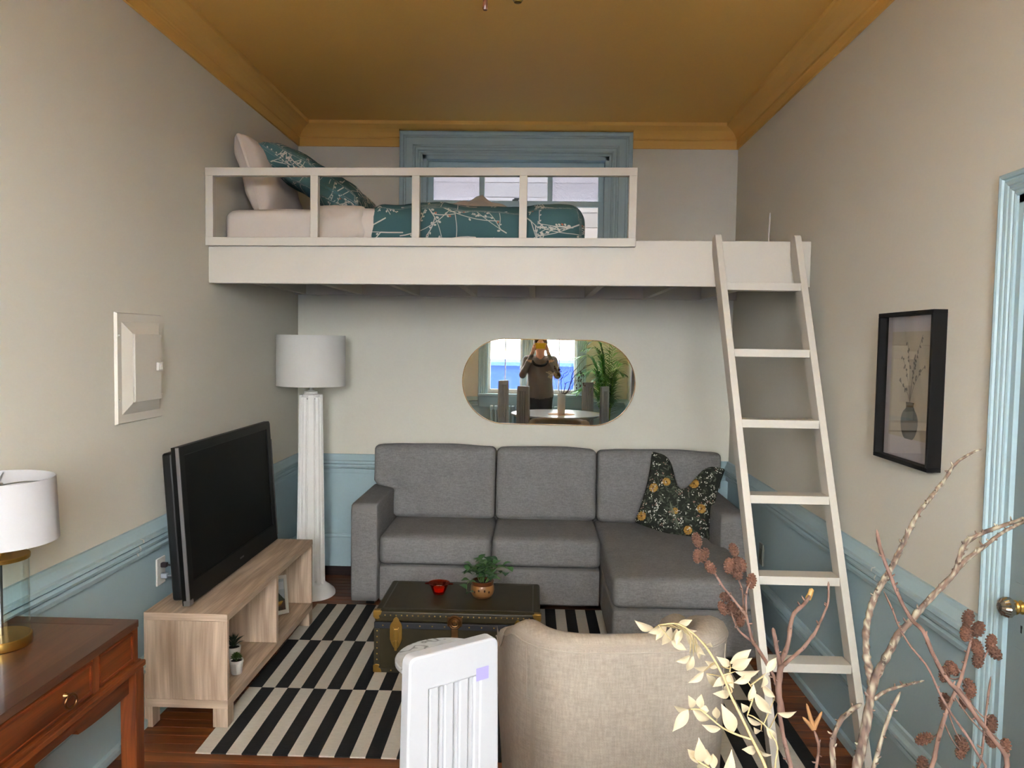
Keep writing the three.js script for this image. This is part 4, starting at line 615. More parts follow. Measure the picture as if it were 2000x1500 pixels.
// ================= FOREGROUND SEATING =================
{ // barrel armchair seen from behind
  const CX = .243, CZ = -2.36, t = thing('armchair', 'beige linen barrel armchair seen from behind', 'armchair', [CX, 0, CZ]);
  const turn = .11, put = (g) => { g.rotateY(turn); g.translate(CX, 0, CZ); return g; };
  // horseshoe shell: plan curve (u from -1 to 1), outer and inner skins joined over a rounded top
  const planO = (u, k) => { const s = Math.sign(u), a = Math.abs(u); const R = .325 - k, D = .33 - k; if (a < .62) { const q = a / .62 * Math.PI / 2; const e = 1.35; return [s * R * Math.pow(Math.sin(q), .6), D * Math.pow(Math.max(0, Math.cos(q)), .6)]; } return [s * (R + (a - .62) * .02), -(a - .62) / .38 * .30]; };
  const topY = (u) => { const a = Math.abs(u); const a0 = u < 0 ? .45 : .46, s = Math.max(0, Math.min(1, (a - a0) / .4)); return .803 - (u < 0 ? .172 : .136) * s * s * (3 - 2 * s) - (a > .94 ? (a - .94) * .4 : 0); };
  const N = 72, T = .085, rows = [[0, .10], [0, .2], [.006, .35], [.004, .5], [.0, .62]], pos = [], idx = [];
  const ring = (u) => { const y = topY(u), o = []; for (const [b, h] of rows) o.push([b * -1, h]); o.push([0, y - .05], [0, y - .022], [.008, y - .008], [.024, y], [T * .5, y + .004], [T - .024, y], [T - .008, y - .008], [T, y - .022], [T, y - .06], [T, .62], [T, .45], [T, .3]); return o; };
  const M2 = ring(0).length; for (let i = 0; i <= N; i++) { const u = -1 + 2 * i / N; ring(u).forEach(([k, h]) => { const taper = .90 + .10 * Math.min(1, h / .7), p = planO(u, k); pos.push(p[0] * taper, h, p[1] * (.93 + .07 * Math.min(1, h / .75))); }); }
  for (let i = 0; i < N; i++) for (let j = 0; j < M2 - 1; j++) { const a = i * M2 + j; idx.push(a, a + M2, a + 1, a + 1, a + M2, a + M2 + 1); }
  for (const e of [0, N]) for (let j = 1; j < M2 - 2; j++) { const a = e * M2; e ? idx.push(a, a + j, a + j + 1) : idx.push(a, a + j + 1, a + j); }
  let g = new THREE.BufferGeometry(); g.setAttribute('position', new THREE.Float32BufferAttribute(pos, 3)); g.setIndex(idx); g.computeVertexNormals(); uvBox(g, .5); part(t, 'shell', put(g), M.linen);
  const pipe = (f, r) => { const P = []; for (let i = 0; i <= 60; i++) { const u = -.97 + 1.94 * i / 60; const q = f(u); P.push(V3(...q)); } return put(tube(P, r, 6, 120)); };
  part(t, 'piping', pipe((u) => { const p = planO(u, -.001); return [p[0], topY(u) - .03, p[1]]; }, .0022), std('#aa9f93', .95));
  for (const s of [-1, 1]) part(t, 'seam', put(tube([.1, .3, .5, .7].map((h) => { const p = planO(s * .36, -.0008), k = .90 + .10 * Math.min(1, h / .7); return [p[0] * k, Math.min(h, topY(.4) - .035) + (h === .7 ? .06 : 0), p[1] * (.93 + .07 * Math.min(1, h / .75))]; }), .0024, 6)), std('#9a8e81', .95));
  const c = softBox(.46, .16, .5, .04, [.005, .015, .008], [14, 8, 14]); c.translate(0, .38, -.06); part(t, 'seat_cushion', put(uvBox(c, .5)), M.linen);
  const b = softBox(.5, .2, .52, .03, [0, 0, 0], [10, 8, 10]); b.translate(0, .2, -.05); part(t, 'seat_base', put(uvBox(b, .5)), M.linen);
  for (const [x, z] of [[-.2, .18], [.2, .18], [-.2, -.26], [.2, -.26]]) part(t, 'leg', put(latheC([[.012, 0], [.02, .1], [0, .102]], x, 0, z, 14)), std('#3a2a1e', .5));
  t.children.forEach((m) => { if (m.name === 'leg') m.position.y += .0065; });
}
{ // small marble side table behind the dining chair
  const w4 = white(41), tex = dataTex(512, 512, (u, v) => { const d = Math.abs(pn(u, v, 5, 5, 3) + .6 * pn(u, v, 11, 11, 4) + .3 * pn(u, v, 27, 27, 6)), k = Math.max(0, 1 - d * 6), c = .86 - .30 * k + .03 * pn(u, v, 40, 40, 9); return [c * .98, c, c * 1.01]; }, true);
  const X = -.294, Z = -2.62, t = thing('side_table', 'small round marble-topped side table between trunk and white dining chair', 'side table', [X, 0, Z]);
  part(t, 'table_top', uvBox(latheC([[0, .482], [.168, .482], [.176, .487], [.176, .499], [.172, .503], [0, .503]], X, 0, Z, 64), .5), std('#ffffff', .25, { map: tex }));
  part(t, 'stem', latheC([[.012, .012], [.012, .482], [0, .482]], X, 0, Z, 20), M.black); part(t, 'base', latheC([[0, .0075], [.13, .0075], [.13, .012], [.12, .016], [.014, .018], [0, .018]], X, 0, Z, 48), M.black);
}
// ---------- dining set ----------
const TX = .28, TZ = -.72;
{
  const t = thing('dining_table', 'round white dining table by the street windows reflected in the mirror', 'table', [TX, 0, TZ]);
  part(t, 'table_top', latheC([[0, .71], [.55, .71], [.57, .718], [.572, .727], [.566, .735], [0, .735]], TX, 0, TZ, 80), M.lacquer);
  part(t, 'pedestal', latheC([[.13, .02], [.125, .03], [.065, .1], [.055, .3], [.06, .6], [.12, .69], [.2, .71]], TX, 0, TZ, 40), M.lacquer); part(t, 'foot', latheC([[0, .0005], [.18, .0005], [.19, .006], [.18, .02], [0, .022]], TX, 0, TZ, 56), M.lacquer);
  const m = thing('placemat', 'round tan placemat under the vase on the dining table', 'placemat', [.33, .7355, -.85]); part(m, 'mat', latheC([[0, 0], [.165, 0], [.166, .002], [.164, .003], [0, .003]], .33, .7355, -.85, 48), std('#b89a80', .9));
}
function diningChair(label, x, z, turn) {   // tall narrow lacquered back with recessed flutes; faces local +z
  const t = thing('dining_chair', label, 'chair', [x, 0, z], 'white dining chairs'); t.rotation.y = turn;
  const add = (name, g, m = M.lacquer, o) => { const k = shadow(new THREE.Mesh(g, m)); k.name = name; (o ?? t).add(k); return k; };
  const hw = .0825, H = 1.092, T = .027, n = 4, sw = .0192, gap = .0098, half = n * (sw + gap) / 2 - gap / 2;
  const outline = () => { const s = new THREE.Shape(); s.moveTo(-hw - .022, .002); s.lineTo(hw + .022, .002); s.lineTo(hw, H - .012); s.quadraticCurveTo(hw, H, hw - .012, H); s.lineTo(-hw + .012, H); s.quadraticCurveTo(-hw, H, -hw, H - .012); s.closePath(); return s; };
  const s = outline(), o = new THREE.Path(); o.moveTo(-half, .1); o.lineTo(-half, H - .052); o.lineTo(half, H - .052); o.lineTo(half, .1); o.closePath(); s.holes.push(o);
  const f = plate(s, T, .004, 3); f.translate(0, 0, -T / 2); const back = add('back_panel', f);
  add('back_core', bx(-half - .003, half + .003, .095, H - .048, -.005, .005), M.lacquer, back);
  for (let i = 0; i < n; i++) { const a = -half + i * (sw + gap) + gap * .5; add('flute', bx(a, a + sw, .101, H - .0525, -.0112, .0112, .004), M.lacquer, back); }
  const c = softBox(.42, .05, .42, .018, [0, .01, 0], [12, 6, 12]); c.translate(0, .455, .235); uvBox(c, .4); add('seat', c, std('#e7e4de', .7));
  add('seat_frame', bx(-.2, .2, .40, .43, .018, .44, .006)); for (const k of [-1, 1]) add('leg', latheC([[.015, .0005], [.021, .40], [0, .40]], k * .17, 0, .405, 18));
  return t;
}
const c1 = diningChair('white slatted dining chair nearest the beige armchair, with a sticker on its back', -.131, -1.252, Math.atan2(.11, .141));
{ const s = new THREE.Mesh(bx(.041, .066, 1.028, 1.05, .0138, .0142), std('#8a83b8', .5)); s.name = 'sticker'; s.userData = { label: 'pale lilac sticker' }; shadow(s); c1.add(s); }
diningChair('white slatted dining chair at the photographer’s elbow, reflected left of her', -.42, .05, Math.atan2(.62, -.6));
diningChair('white slatted dining chair by the palm and the right street window, reflected', .70, -.12, Math.PI - .6);
diningChair('white slatted dining chair right of the dining table towards the door, reflected', .84, -1.03, -.95);

// ---------- vase and dried arrangement ----------
const VX = .33, VZ = -.85;
{ const t = thing('vase', 'tall plain white vase on the round dining table', 'vase', [VX, .739, VZ]); part(t, 'body', latheC([[0, 0], [.04, 0], [.044, .004], [.047, .06], [.049, .16], [.05, .235], [.049, .25], [.046, .251], [.044, .245], [.043, .1], [.038, .02], [0, .015]], VX, .739, VZ, 48, 1.2), std('#e9e6e1', .5)); }
const TWIGS = {
 A: ['l', 0.0085, 0.0022, [[0.323,0.825,-0.85],[0.347,0.985,-0.872],[0.386,1.001,-0.92],[0.417,1.069,-0.96],[0.43,1.121,-0.969],[0.438,1.151,-0.979],[0.449,1.176,-0.988],[0.467,1.202,-0.997],[0.484,1.225,-1.007],[0.505,1.242,-1.016],[0.531,1.266,-1.025],[0.555,1.285,-1.035],[0.574,1.3,-1.044],[0.584,1.319,-1.053],[0.597,1.335,-1.063],[0.62,1.345,-1.072],[0.649,1.353,-1.081],[0.69,1.364,-1.091],[0.714,1.367,-1.1]]],
 A2: ['l', 0.0035, 0.0018, [[0.573,1.3,-1.045],[0.596,1.316,-1.054],[0.624,1.332,-1.063],[0.652,1.349,-1.072],[0.684,1.361,-1.081],[0.702,1.364,-1.09]]],
 B: ['l', 0.0052, 0.0016, [[0.443,1.163,-0.985],[0.444,1.173,-0.994],[0.442,1.199,-1.003],[0.444,1.219,-1.012],[0.451,1.245,-1.021],[0.461,1.266,-1.03],[0.477,1.287,-1.039],[0.488,1.297,-1.048],[0.501,1.313,-1.057],[0.516,1.338,-1.066],[0.534,1.367,-1.075],[0.555,1.39,-1.084],[0.58,1.417,-1.093],[0.599,1.438,-1.102],[0.622,1.451,-1.111],[0.645,1.458,-1.12]]],
 C: ['b', 0.003, 0.0022, [[0.316,0.825,-0.85],[0.36,0.985,-0.84],[0.439,1.055,-0.818],[0.503,1.167,-0.8],[0.495,1.188,-0.818],[0.491,1.198,-0.836],[0.484,1.214,-0.855],[0.476,1.225,-0.873],[0.469,1.246,-0.891],[0.465,1.267,-0.909],[0.461,1.273,-0.927],[0.455,1.291,-0.945],[0.449,1.319,-0.964],[0.445,1.344,-0.982],[0.447,1.365,-1.0]]],
 D: ['b', 0.0024, 0.001, [[0.317,0.825,-0.85],[0.36,0.985,-0.844],[0.433,1.046,-0.831],[0.493,1.151,-0.82],[0.493,1.156,-0.832],[0.485,1.174,-0.844],[0.474,1.192,-0.857],[0.467,1.209,-0.869],[0.457,1.236,-0.881],[0.445,1.252,-0.893],[0.435,1.273,-0.906],[0.432,1.29,-0.918],[0.427,1.307,-0.93]]],
 E: ['b', 0.005, 0.0018, [[0.318,0.825,-0.85],[0.36,0.985,-0.86],[0.425,1.021,-0.882],[0.478,1.105,-0.9],[0.491,1.13,-0.913],[0.505,1.153,-0.927],[0.521,1.172,-0.94],[0.538,1.194,-0.953],[0.552,1.219,-0.967],[0.565,1.237,-0.98]]],
 E2: ['b', 0.001, 0.0008, [[0.574,1.21,-0.97],[0.576,1.215,-0.97],[0.582,1.23,-0.97]]],
 F: ['b', 0.0022, 0.0012, [[0.312,0.825,-0.85],[0.36,0.985,-0.866],[0.464,1.013,-0.901],[0.55,1.09,-0.93],[0.566,1.107,-0.95],[0.581,1.154,-0.97],[0.596,1.179,-0.99]]],
 G: ['l', 0.0048, 0.0028, [[0.327,0.825,-0.85],[0.338,0.985,-0.864],[0.356,1.013,-0.895],[0.371,1.09,-0.92],[0.375,1.115,-0.935],[0.389,1.132,-0.95],[0.408,1.14,-0.965],[0.428,1.143,-0.98]]],
 H: ['l', 0.0026, 0.0012, [[0.443,1.149,-0.98],[0.461,1.157,-0.987],[0.486,1.162,-0.993],[0.517,1.167,-1.0]]],
 I: ['l', 0.0038, 0.0022, [[0.322,0.825,-0.85],[0.349,0.985,-0.866],[0.39,1.011,-0.901],[0.424,1.086,-0.93],[0.436,1.114,-0.94],[0.45,1.143,-0.95],[0.467,1.169,-0.96]]],
 J: ['b', 0.0022, 0.0018, [[0.327,0.825,-0.85],[0.336,0.985,-0.87],[0.35,1.003,-0.914],[0.362,1.072,-0.95],[0.37,1.093,-0.965],[0.368,1.108,-0.98]]],
 K: ['b', 0.0046, 0.0012, [[0.33,0.825,-0.85],[0.329,0.985,-0.866],[0.326,1.008,-0.901],[0.324,1.082,-0.93],[0.318,1.112,-0.941],[0.315,1.136,-0.951],[0.317,1.151,-0.962],[0.317,1.166,-0.972],[0.315,1.176,-0.983],[0.311,1.184,-0.993],[0.306,1.193,-1.004],[0.301,1.201,-1.014],[0.3,1.202,-1.025],[0.296,1.224,-1.036],[0.295,1.232,-1.046],[0.29,1.238,-1.057],[0.282,1.248,-1.067],[0.273,1.258,-1.078],[0.266,1.269,-1.088],[0.257,1.284,-1.099],[0.25,1.291,-1.109],[0.242,1.315,-1.12]]],
 K2: ['b', 0.0014, 0.001, [[0.297,1.23,-1.05],[0.298,1.253,-1.057],[0.301,1.263,-1.063],[0.307,1.271,-1.07]]],
 K3: ['b', 0.0014, 0.0009, [[0.298,1.231,-1.05],[0.297,1.24,-1.065],[0.298,1.258,-1.08],[0.294,1.275,-1.095],[0.293,1.305,-1.11]]],
 K4: ['b', 0.0018, 0.001, [[0.302,1.2,-1.03],[0.286,1.211,-1.04],[0.281,1.221,-1.05],[0.279,1.23,-1.06]]],
 L: ['b', 0.003, 0.0024, [[0.323,1.174,-0.985],[0.325,1.188,-0.99],[0.322,1.207,-0.995],[0.318,1.232,-1.0]]],
 M: ['b', 0.0034, 0.0024, [[0.322,1.17,-0.98],[0.327,1.188,-0.992],[0.339,1.208,-1.003],[0.348,1.242,-1.015],[0.359,1.248,-1.027],[0.371,1.252,-1.038],[0.383,1.261,-1.05]]],
 N: ['b', 0.0028, 0.0014, [[0.33,1.187,-0.99],[0.353,1.199,-1.002],[0.374,1.216,-1.013],[0.385,1.224,-1.025],[0.396,1.235,-1.037],[0.407,1.253,-1.048],[0.411,1.277,-1.06]]],
 N0: ['b', 0.0045, 0.003, [[0.319,1.135,-0.955],[0.318,1.162,-0.967],[0.322,1.184,-0.978],[0.33,1.187,-0.99]]],
 O1: ['c', 0.003, 0.0009, [[0.336,0.825,-0.85],[0.314,0.985,-0.84],[0.28,1.048,-0.818],[0.252,1.154,-0.8],[0.242,1.175,-0.813],[0.233,1.194,-0.827],[0.223,1.214,-0.84],[0.217,1.23,-0.853],[0.206,1.249,-0.867],[0.197,1.259,-0.88],[0.186,1.266,-0.893],[0.174,1.268,-0.907],[0.155,1.261,-0.92]]],
 O2: ['c', 0.0013, 0.0008, [[0.24,1.177,-0.815],[0.226,1.179,-0.82],[0.211,1.184,-0.825],[0.198,1.193,-0.83],[0.189,1.198,-0.835],[0.177,1.196,-0.84]]],
 O3: ['c', 0.0016, 0.0009, [[0.341,0.825,-0.85],[0.303,0.985,-0.828],[0.243,1.051,-0.78],[0.194,1.16,-0.74],[0.189,1.174,-0.745],[0.179,1.181,-0.75],[0.173,1.182,-0.755],[0.166,1.185,-0.76]]],
 O4: ['c', 0.0022, 0.0008, [[0.334,0.825,-0.85],[0.319,0.985,-0.848],[0.295,1.036,-0.844],[0.275,1.132,-0.84],[0.278,1.156,-0.844],[0.274,1.163,-0.848],[0.268,1.172,-0.852],[0.254,1.182,-0.856],[0.247,1.183,-0.86]]],
 O5: ['c', 0.0011, 0.0008, [[0.23,1.208,-0.86],[0.227,1.22,-0.863],[0.229,1.233,-0.867],[0.23,1.24,-0.87]]],
 O6: ['c', 0.001, 0.0007, [[0.246,1.189,-0.85],[0.252,1.211,-0.853],[0.246,1.222,-0.857],[0.24,1.225,-0.86]]],
};
const CONES_RIGHT = [[0.552,1.262,-0.97],[0.55,1.243,-0.97],[0.565,1.248,-0.97],[0.565,1.224,-0.97],[0.567,1.209,-0.97],[0.582,1.233,-0.97],[0.586,1.22,-0.97],[0.535,1.197,-0.97],[0.526,1.189,-0.97],[0.558,1.172,-0.97],[0.528,1.153,-0.97],[0.553,1.154,-0.97],[0.587,1.126,-0.97],[0.504,1.104,-0.97],[0.552,1.1,-0.97],[0.551,1.089,-0.97],[0.504,1.069,-0.97],[0.606,1.098,-0.97],[0.587,1.106,-0.97]];
const CONES_LEFT = [[0.233,1.326,-1.08],[0.234,1.303,-1.08],[0.243,1.305,-1.08],[0.253,1.287,-1.08],[0.285,1.313,-1.08],[0.279,1.29,-1.08],[0.29,1.294,-1.08],[0.297,1.291,-1.08],[0.29,1.28,-1.08],[0.311,1.269,-1.08],[0.275,1.245,-1.08],[0.272,1.229,-1.08],[0.284,1.229,-1.08],[0.297,1.214,-1.08],[0.29,1.223,-1.08]];
const CREAM_LEAVES = [[[0.154,1.245,-0.95],[0.128,1.26,-0.938]],[[0.185,1.253,-0.95],[0.201,1.26,-0.944]],[[0.163,1.246,-0.95],[0.145,1.244,-0.938]],[[0.17,1.25,-0.95],[0.156,1.232,-0.944]],[[0.176,1.248,-0.95],[0.166,1.222,-0.956]],[[0.181,1.25,-0.94],[0.174,1.235,-0.934]],[[0.185,1.252,-0.93],[0.177,1.236,-0.918]],[[0.173,1.238,-0.93],[0.191,1.229,-0.924]],[[0.19,1.252,-0.93],[0.202,1.225,-0.924]],[[0.183,1.251,-0.94],[0.205,1.25,-0.934]],[[0.192,1.228,-0.91],[0.172,1.226,-0.898]],[[0.196,1.228,-0.91],[0.19,1.207,-0.916]],[[0.2,1.231,-0.91],[0.206,1.226,-0.916]],[[0.191,1.25,-0.92],[0.203,1.227,-0.926]],[[0.2,1.24,-0.92],[0.21,1.23,-0.908]],[[0.21,1.245,-0.9],[0.212,1.252,-0.894]],[[0.202,1.222,-0.88],[0.183,1.211,-0.874]],[[0.226,1.227,-0.86],[0.208,1.213,-0.86]],[[0.208,1.229,-0.88],[0.192,1.222,-0.892]],[[0.22,1.229,-0.88],[0.203,1.235,-0.88]],[[0.229,1.234,-0.87],[0.212,1.247,-0.864]],[[0.227,1.241,-0.86],[0.25,1.258,-0.86]],[[0.229,1.236,-0.86],[0.248,1.253,-0.848]],[[0.23,1.236,-0.85],[0.262,1.234,-0.862]],[[0.228,1.219,-0.86],[0.226,1.203,-0.872]],[[0.229,1.223,-0.85],[0.254,1.231,-0.862]],[[0.205,1.22,-0.88],[0.218,1.201,-0.892]],[[0.227,1.205,-0.86],[0.205,1.211,-0.848]],[[0.226,1.23,-0.86],[0.229,1.217,-0.848]],[[0.176,1.196,-0.84],[0.163,1.194,-0.852]],[[0.182,1.198,-0.84],[0.175,1.215,-0.834]],[[0.19,1.198,-0.84],[0.191,1.214,-0.84]],[[0.175,1.2,-0.83],[0.156,1.181,-0.818]],[[0.182,1.196,-0.84],[0.207,1.181,-0.852]],[[0.211,1.18,-0.83],[0.19,1.184,-0.83]],[[0.209,1.186,-0.84],[0.209,1.197,-0.846]],[[0.223,1.182,-0.82],[0.208,1.213,-0.82]],[[0.19,1.197,-0.84],[0.2,1.195,-0.84]],[[0.245,1.185,-0.85],[0.266,1.174,-0.856]],[[0.252,1.213,-0.85],[0.274,1.186,-0.856]],[[0.246,1.204,-0.85],[0.251,1.223,-0.85]],[[0.266,1.228,-0.86],[0.264,1.211,-0.866]],[[0.271,1.227,-0.87],[0.284,1.243,-0.876]],[[0.295,1.166,-0.9],[0.32,1.166,-0.906]],[[0.244,1.191,-0.85],[0.236,1.203,-0.844]],[[0.285,1.194,-0.88],[0.273,1.203,-0.892]],[[0.267,1.173,-0.85],[0.279,1.157,-0.856]],[[0.247,1.162,-0.82],[0.23,1.166,-0.814]],[[0.249,1.165,-0.82],[0.261,1.164,-0.808]],[[0.258,1.174,-0.84],[0.246,1.184,-0.828]],[[0.174,1.18,-0.76],[0.17,1.209,-0.754]],[[0.173,1.178,-0.76],[0.163,1.187,-0.772]],[[0.182,1.177,-0.76],[0.181,1.191,-0.766]],[[0.187,1.173,-0.76],[0.189,1.183,-0.772]],[[0.194,1.164,-0.75],[0.202,1.2,-0.75]],[[0.196,1.164,-0.75],[0.187,1.174,-0.762]],[[0.181,1.174,-0.76],[0.173,1.168,-0.772]],[[0.213,1.159,-0.76],[0.205,1.181,-0.76]]];
function tint(g, f) { const p = g.attributes.position, c = new Float32Array(p.count * 3), v = V3(), q = new THREE.Color(); for (let i = 0; i < p.count; i++) { v.fromBufferAttribute(p, i); f(v, q); c.set([q.r, q.g, q.b], i * 3); } g.setAttribute('color', new THREE.BufferAttribute(c, 3)); return g; }
const barkL = col('#5b493f'), lichen = col('#8a8270'), barkD = col('#332722'), barkB = col('#6b5248'), barkR = col('#4e382f');
const lichenTint = (v, q) => { const n = nz(v.x * 190, v.y * 150, v.z * 190), m = nz(v.x * 120 + 7, v.y * 90, v.z * 120); q.copy(barkL); if (m < -.12) q.lerp(barkD, Math.min(1, -m * 2.2)); if (n > .06) q.lerp(lichen, Math.min(1, (n - .06) * 5)); };
const barkTint = (v, q) => { const n = nz(v.x * 90, v.y * 60, v.z * 90); q.copy(barkB).lerp(barkR, Math.max(0, Math.min(1, .4 + n * 1.2))); };
const vc = (rough) => new THREE.MeshStandardMaterial({ color: 0xffffff, vertexColors: true, roughness: rough });
const barkMat = vc(.9), creamMat = phy('#a89a7e', .8, { transmission: .15, thickness: 0 }), creamStem = std('#a08d64', .8), coneMats = [std('#402619', .95), std('#4e3022', .95)];
function twig(t, keys, stemName = 'stem') {
  keys.forEach((k) => {
    const [kind, r0, r1, P] = TWIGS[k]; const g = taper(P, r0, r1, kind === 'l' ? 9 : 7, P.length * 6, kind === 'c' ? .05 : kind === 'l' ? .5 : .4, kind === 'l' ? 170 : 90);
    const L = [kind === 'c' ? g : tint(g, kind === 'l' ? lichenTint : barkTint)];
    if (kind !== 'c') { const c = new THREE.CatmullRomCurve3(P.map((p) => V3(...p))), w = white(k.charCodeAt(0) * 31 + k.length), len = c.getLength(), n = Math.floor(len / (kind === 'l' ? .012 : .02)); for (let i = 0; i < n; i++) { const f = .25 + .72 * (i + w()) / n, b = c.getPointAt(Math.min(.985, f)), d = V3(w() - .5, w() * .8 - .2, w() - .5).normalize(), s = (r0 + (r1 - r0) * f), e = .0022 + .0035 * w(); L.push(tint(taper([b.toArray(), b.clone().addScaledVector(d, s + e * .5).toArray(), b.clone().addScaledVector(d, s + e).add(V3(0, e * .3, 0)).toArray()], Math.max(.0012, s * .5), .0011, 5, 4), kind === 'l' ? lichenTint : barkTint)); } }
    part(t, stemName, merge(L.map(clean)), kind === 'c' ? creamStem : barkMat);
  });
}
const coneGeo = (() => { const L = []; const core = new THREE.SphereGeometry(1, 12, 10); core.scale(.78, 1.02, .78); L.push(clean(core)); for (let i = 0; i < 44; i++) { const y = 1 - 2 * (i + .5) / 44, r = Math.sqrt(1 - y * y), a = i * 2.399, g = new THREE.SphereGeometry(.23, 6, 5); g.scale(1, .55, 1); g.translate(Math.cos(a) * r * .8, y * 1.05, Math.sin(a) * r * .8); L.push(clean(g)); } return mergeGeometries(L); })();
function cone(t, p, i, stem) {
  const w = white(i * 97 + 5), m = new THREE.Mesh(coneGeo, coneMats[i % 2]); shadow(m); m.name = 'cone'; const b = bases.get(t); m.position.set(p[0] - b[0], p[1] - b[1], p[2] - b[2]); const s = .0068 + .0014 * w(); m.scale.set(s, s * 1.35, s); m.rotation.set(w() * 1.6 - .8, w() * 6, w() * 1.6 - .8); t.add(m);
  if (stem) { // thin stalk to the nearest point of the branch
    let best = null, bd = 9; for (const k of stem) { const c = new THREE.CatmullRomCurve3(TWIGS[k][3].map((q) => V3(...q))); for (let f = 0; f <= 1; f += .01) { const q = c.getPoint(f), d = q.distanceTo(V3(...p)); if (d < bd) { bd = d; best = q; } } }
    if (bd > .006) { const mid = best.clone().lerp(V3(...p), .5).add(V3(0, -.004, 0)); part(t, 'stalk', tint(clean(taper([best.toArray(), mid.toArray(), p], .0011, .0009, 5, 6)), barkTint), barkMat); }
  }
}
{
  const B = [VX, .83, VZ], G = 'dried stems in the white vase';
  let t = thing('lichen_branch', 'thick forked lichen-covered dry branch reaching up to the right', 'branch', B, G); twig(t, ['A', 'A2', 'B', 'H']);
  t = thing('lichen_branch', 'short crooked lichen twig bending right in front of the ladder foot', 'branch', B, G); twig(t, ['G']);
  t = thing('lichen_branch', 'slim straight lichen twig just right of the thick forked branch', 'branch', B, G); twig(t, ['I']);
  t = thing('bare_twig', 'long thin brown twig crossing the thick lichen branch', 'branch', B, G); twig(t, ['C']);
  t = thing('bare_twig', 'thin dark twig running below the long brown one over the wainscot', 'branch', B, G); twig(t, ['D']);
  t = thing('bare_twig', 'thin upright thorny twig in front of the door casing', 'branch', B, G); twig(t, ['F']);
  t = thing('bud_twig', 'small twig ending in three pointed tan buds', 'branch', B, G); twig(t, ['J']);
  const budM = std('#7d5833', .8), bud = (a, b) => { const d = V3(...b).sub(V3(...a)); const g = clean(taper([a, V3(...a).addScaledVector(d, .45).toArray(), b], .0035, .0015, 8, 8)); return g; };
  for (const b of [[.358, 1.141, -.98], [.353, 1.124, -.978], [.379, 1.130, -.982]]) part(t, 'bud', bud([.368, 1.108, -.98], b), budM);
  t = thing('cone_branch', 'dry branch with small brown cones before the door casing', 'branch', B, G); twig(t, ['E', 'E2']); CONES_RIGHT.forEach((p, i) => cone(t, p, i, ['E', 'E2']));
  t = thing('cone_branch', 'dry branch with small brown cones in front of the grey chaise', 'branch', B, G); twig(t, ['K', 'K2', 'K3', 'K4', 'N0', 'L', 'M', 'N']); CONES_LEFT.forEach((p, i) => cone(t, p, i + 40, ['K', 'K2', 'K3', 'K4']));
  part(t, 'bud', clean(taper([[.380, 1.255, -1.05], [.383, 1.262, -1.05], [.385, 1.27, -1.05]], .0042, .0035, 8, 8)), std('#8a6a38', .5));
  // bleached leafy stems; every leaf belongs to the nearest stem
  const S = [['bleached_ruscus', 'tall bleached cream leaf stem arching over the beige armchair', ['O1', 'O2', 'O5']], ['bleached_ruscus', 'low bleached cream leaf stem at the bottom edge before the armchair', ['O3']], ['bleached_ruscus', 'short bleached cream leaf stem crossing the ladder', ['O4', 'O6']]].map(([n, l, k]) => { const o = thing(n, l, 'dried foliage', B, G); twig(o, k); return { o, c: k.map((q) => new THREE.CatmullRomCurve3(TWIGS[q][3].map((p) => V3(...p))).getPoints(60)).flat() }; });
  CREAM_LEAVES.forEach(([a, b], i) => { const A = V3(...a); let best = S[0], bd = 9, bp = null; for (const s of S) for (const q of s.c) { const d = q.distanceTo(A); if (d < bd) { bd = d; best = s; bp = q; } } const L = A.distanceTo(V3(...b)), w = white(i + 3);
    part(best.o, 'leaf', leafGeo(a, b, Math.max(.009, L * (.32 + .12 * w())), .22, V3(w() - .5, w() - .5, 1)), creamMat); if (bd > .004) part(best.o, 'leaf_stalk', clean(taper([bp.toArray(), bp.clone().lerp(A, .5).toArray(), a], .0008, .0006, 5, 5)), creamStem); });
}
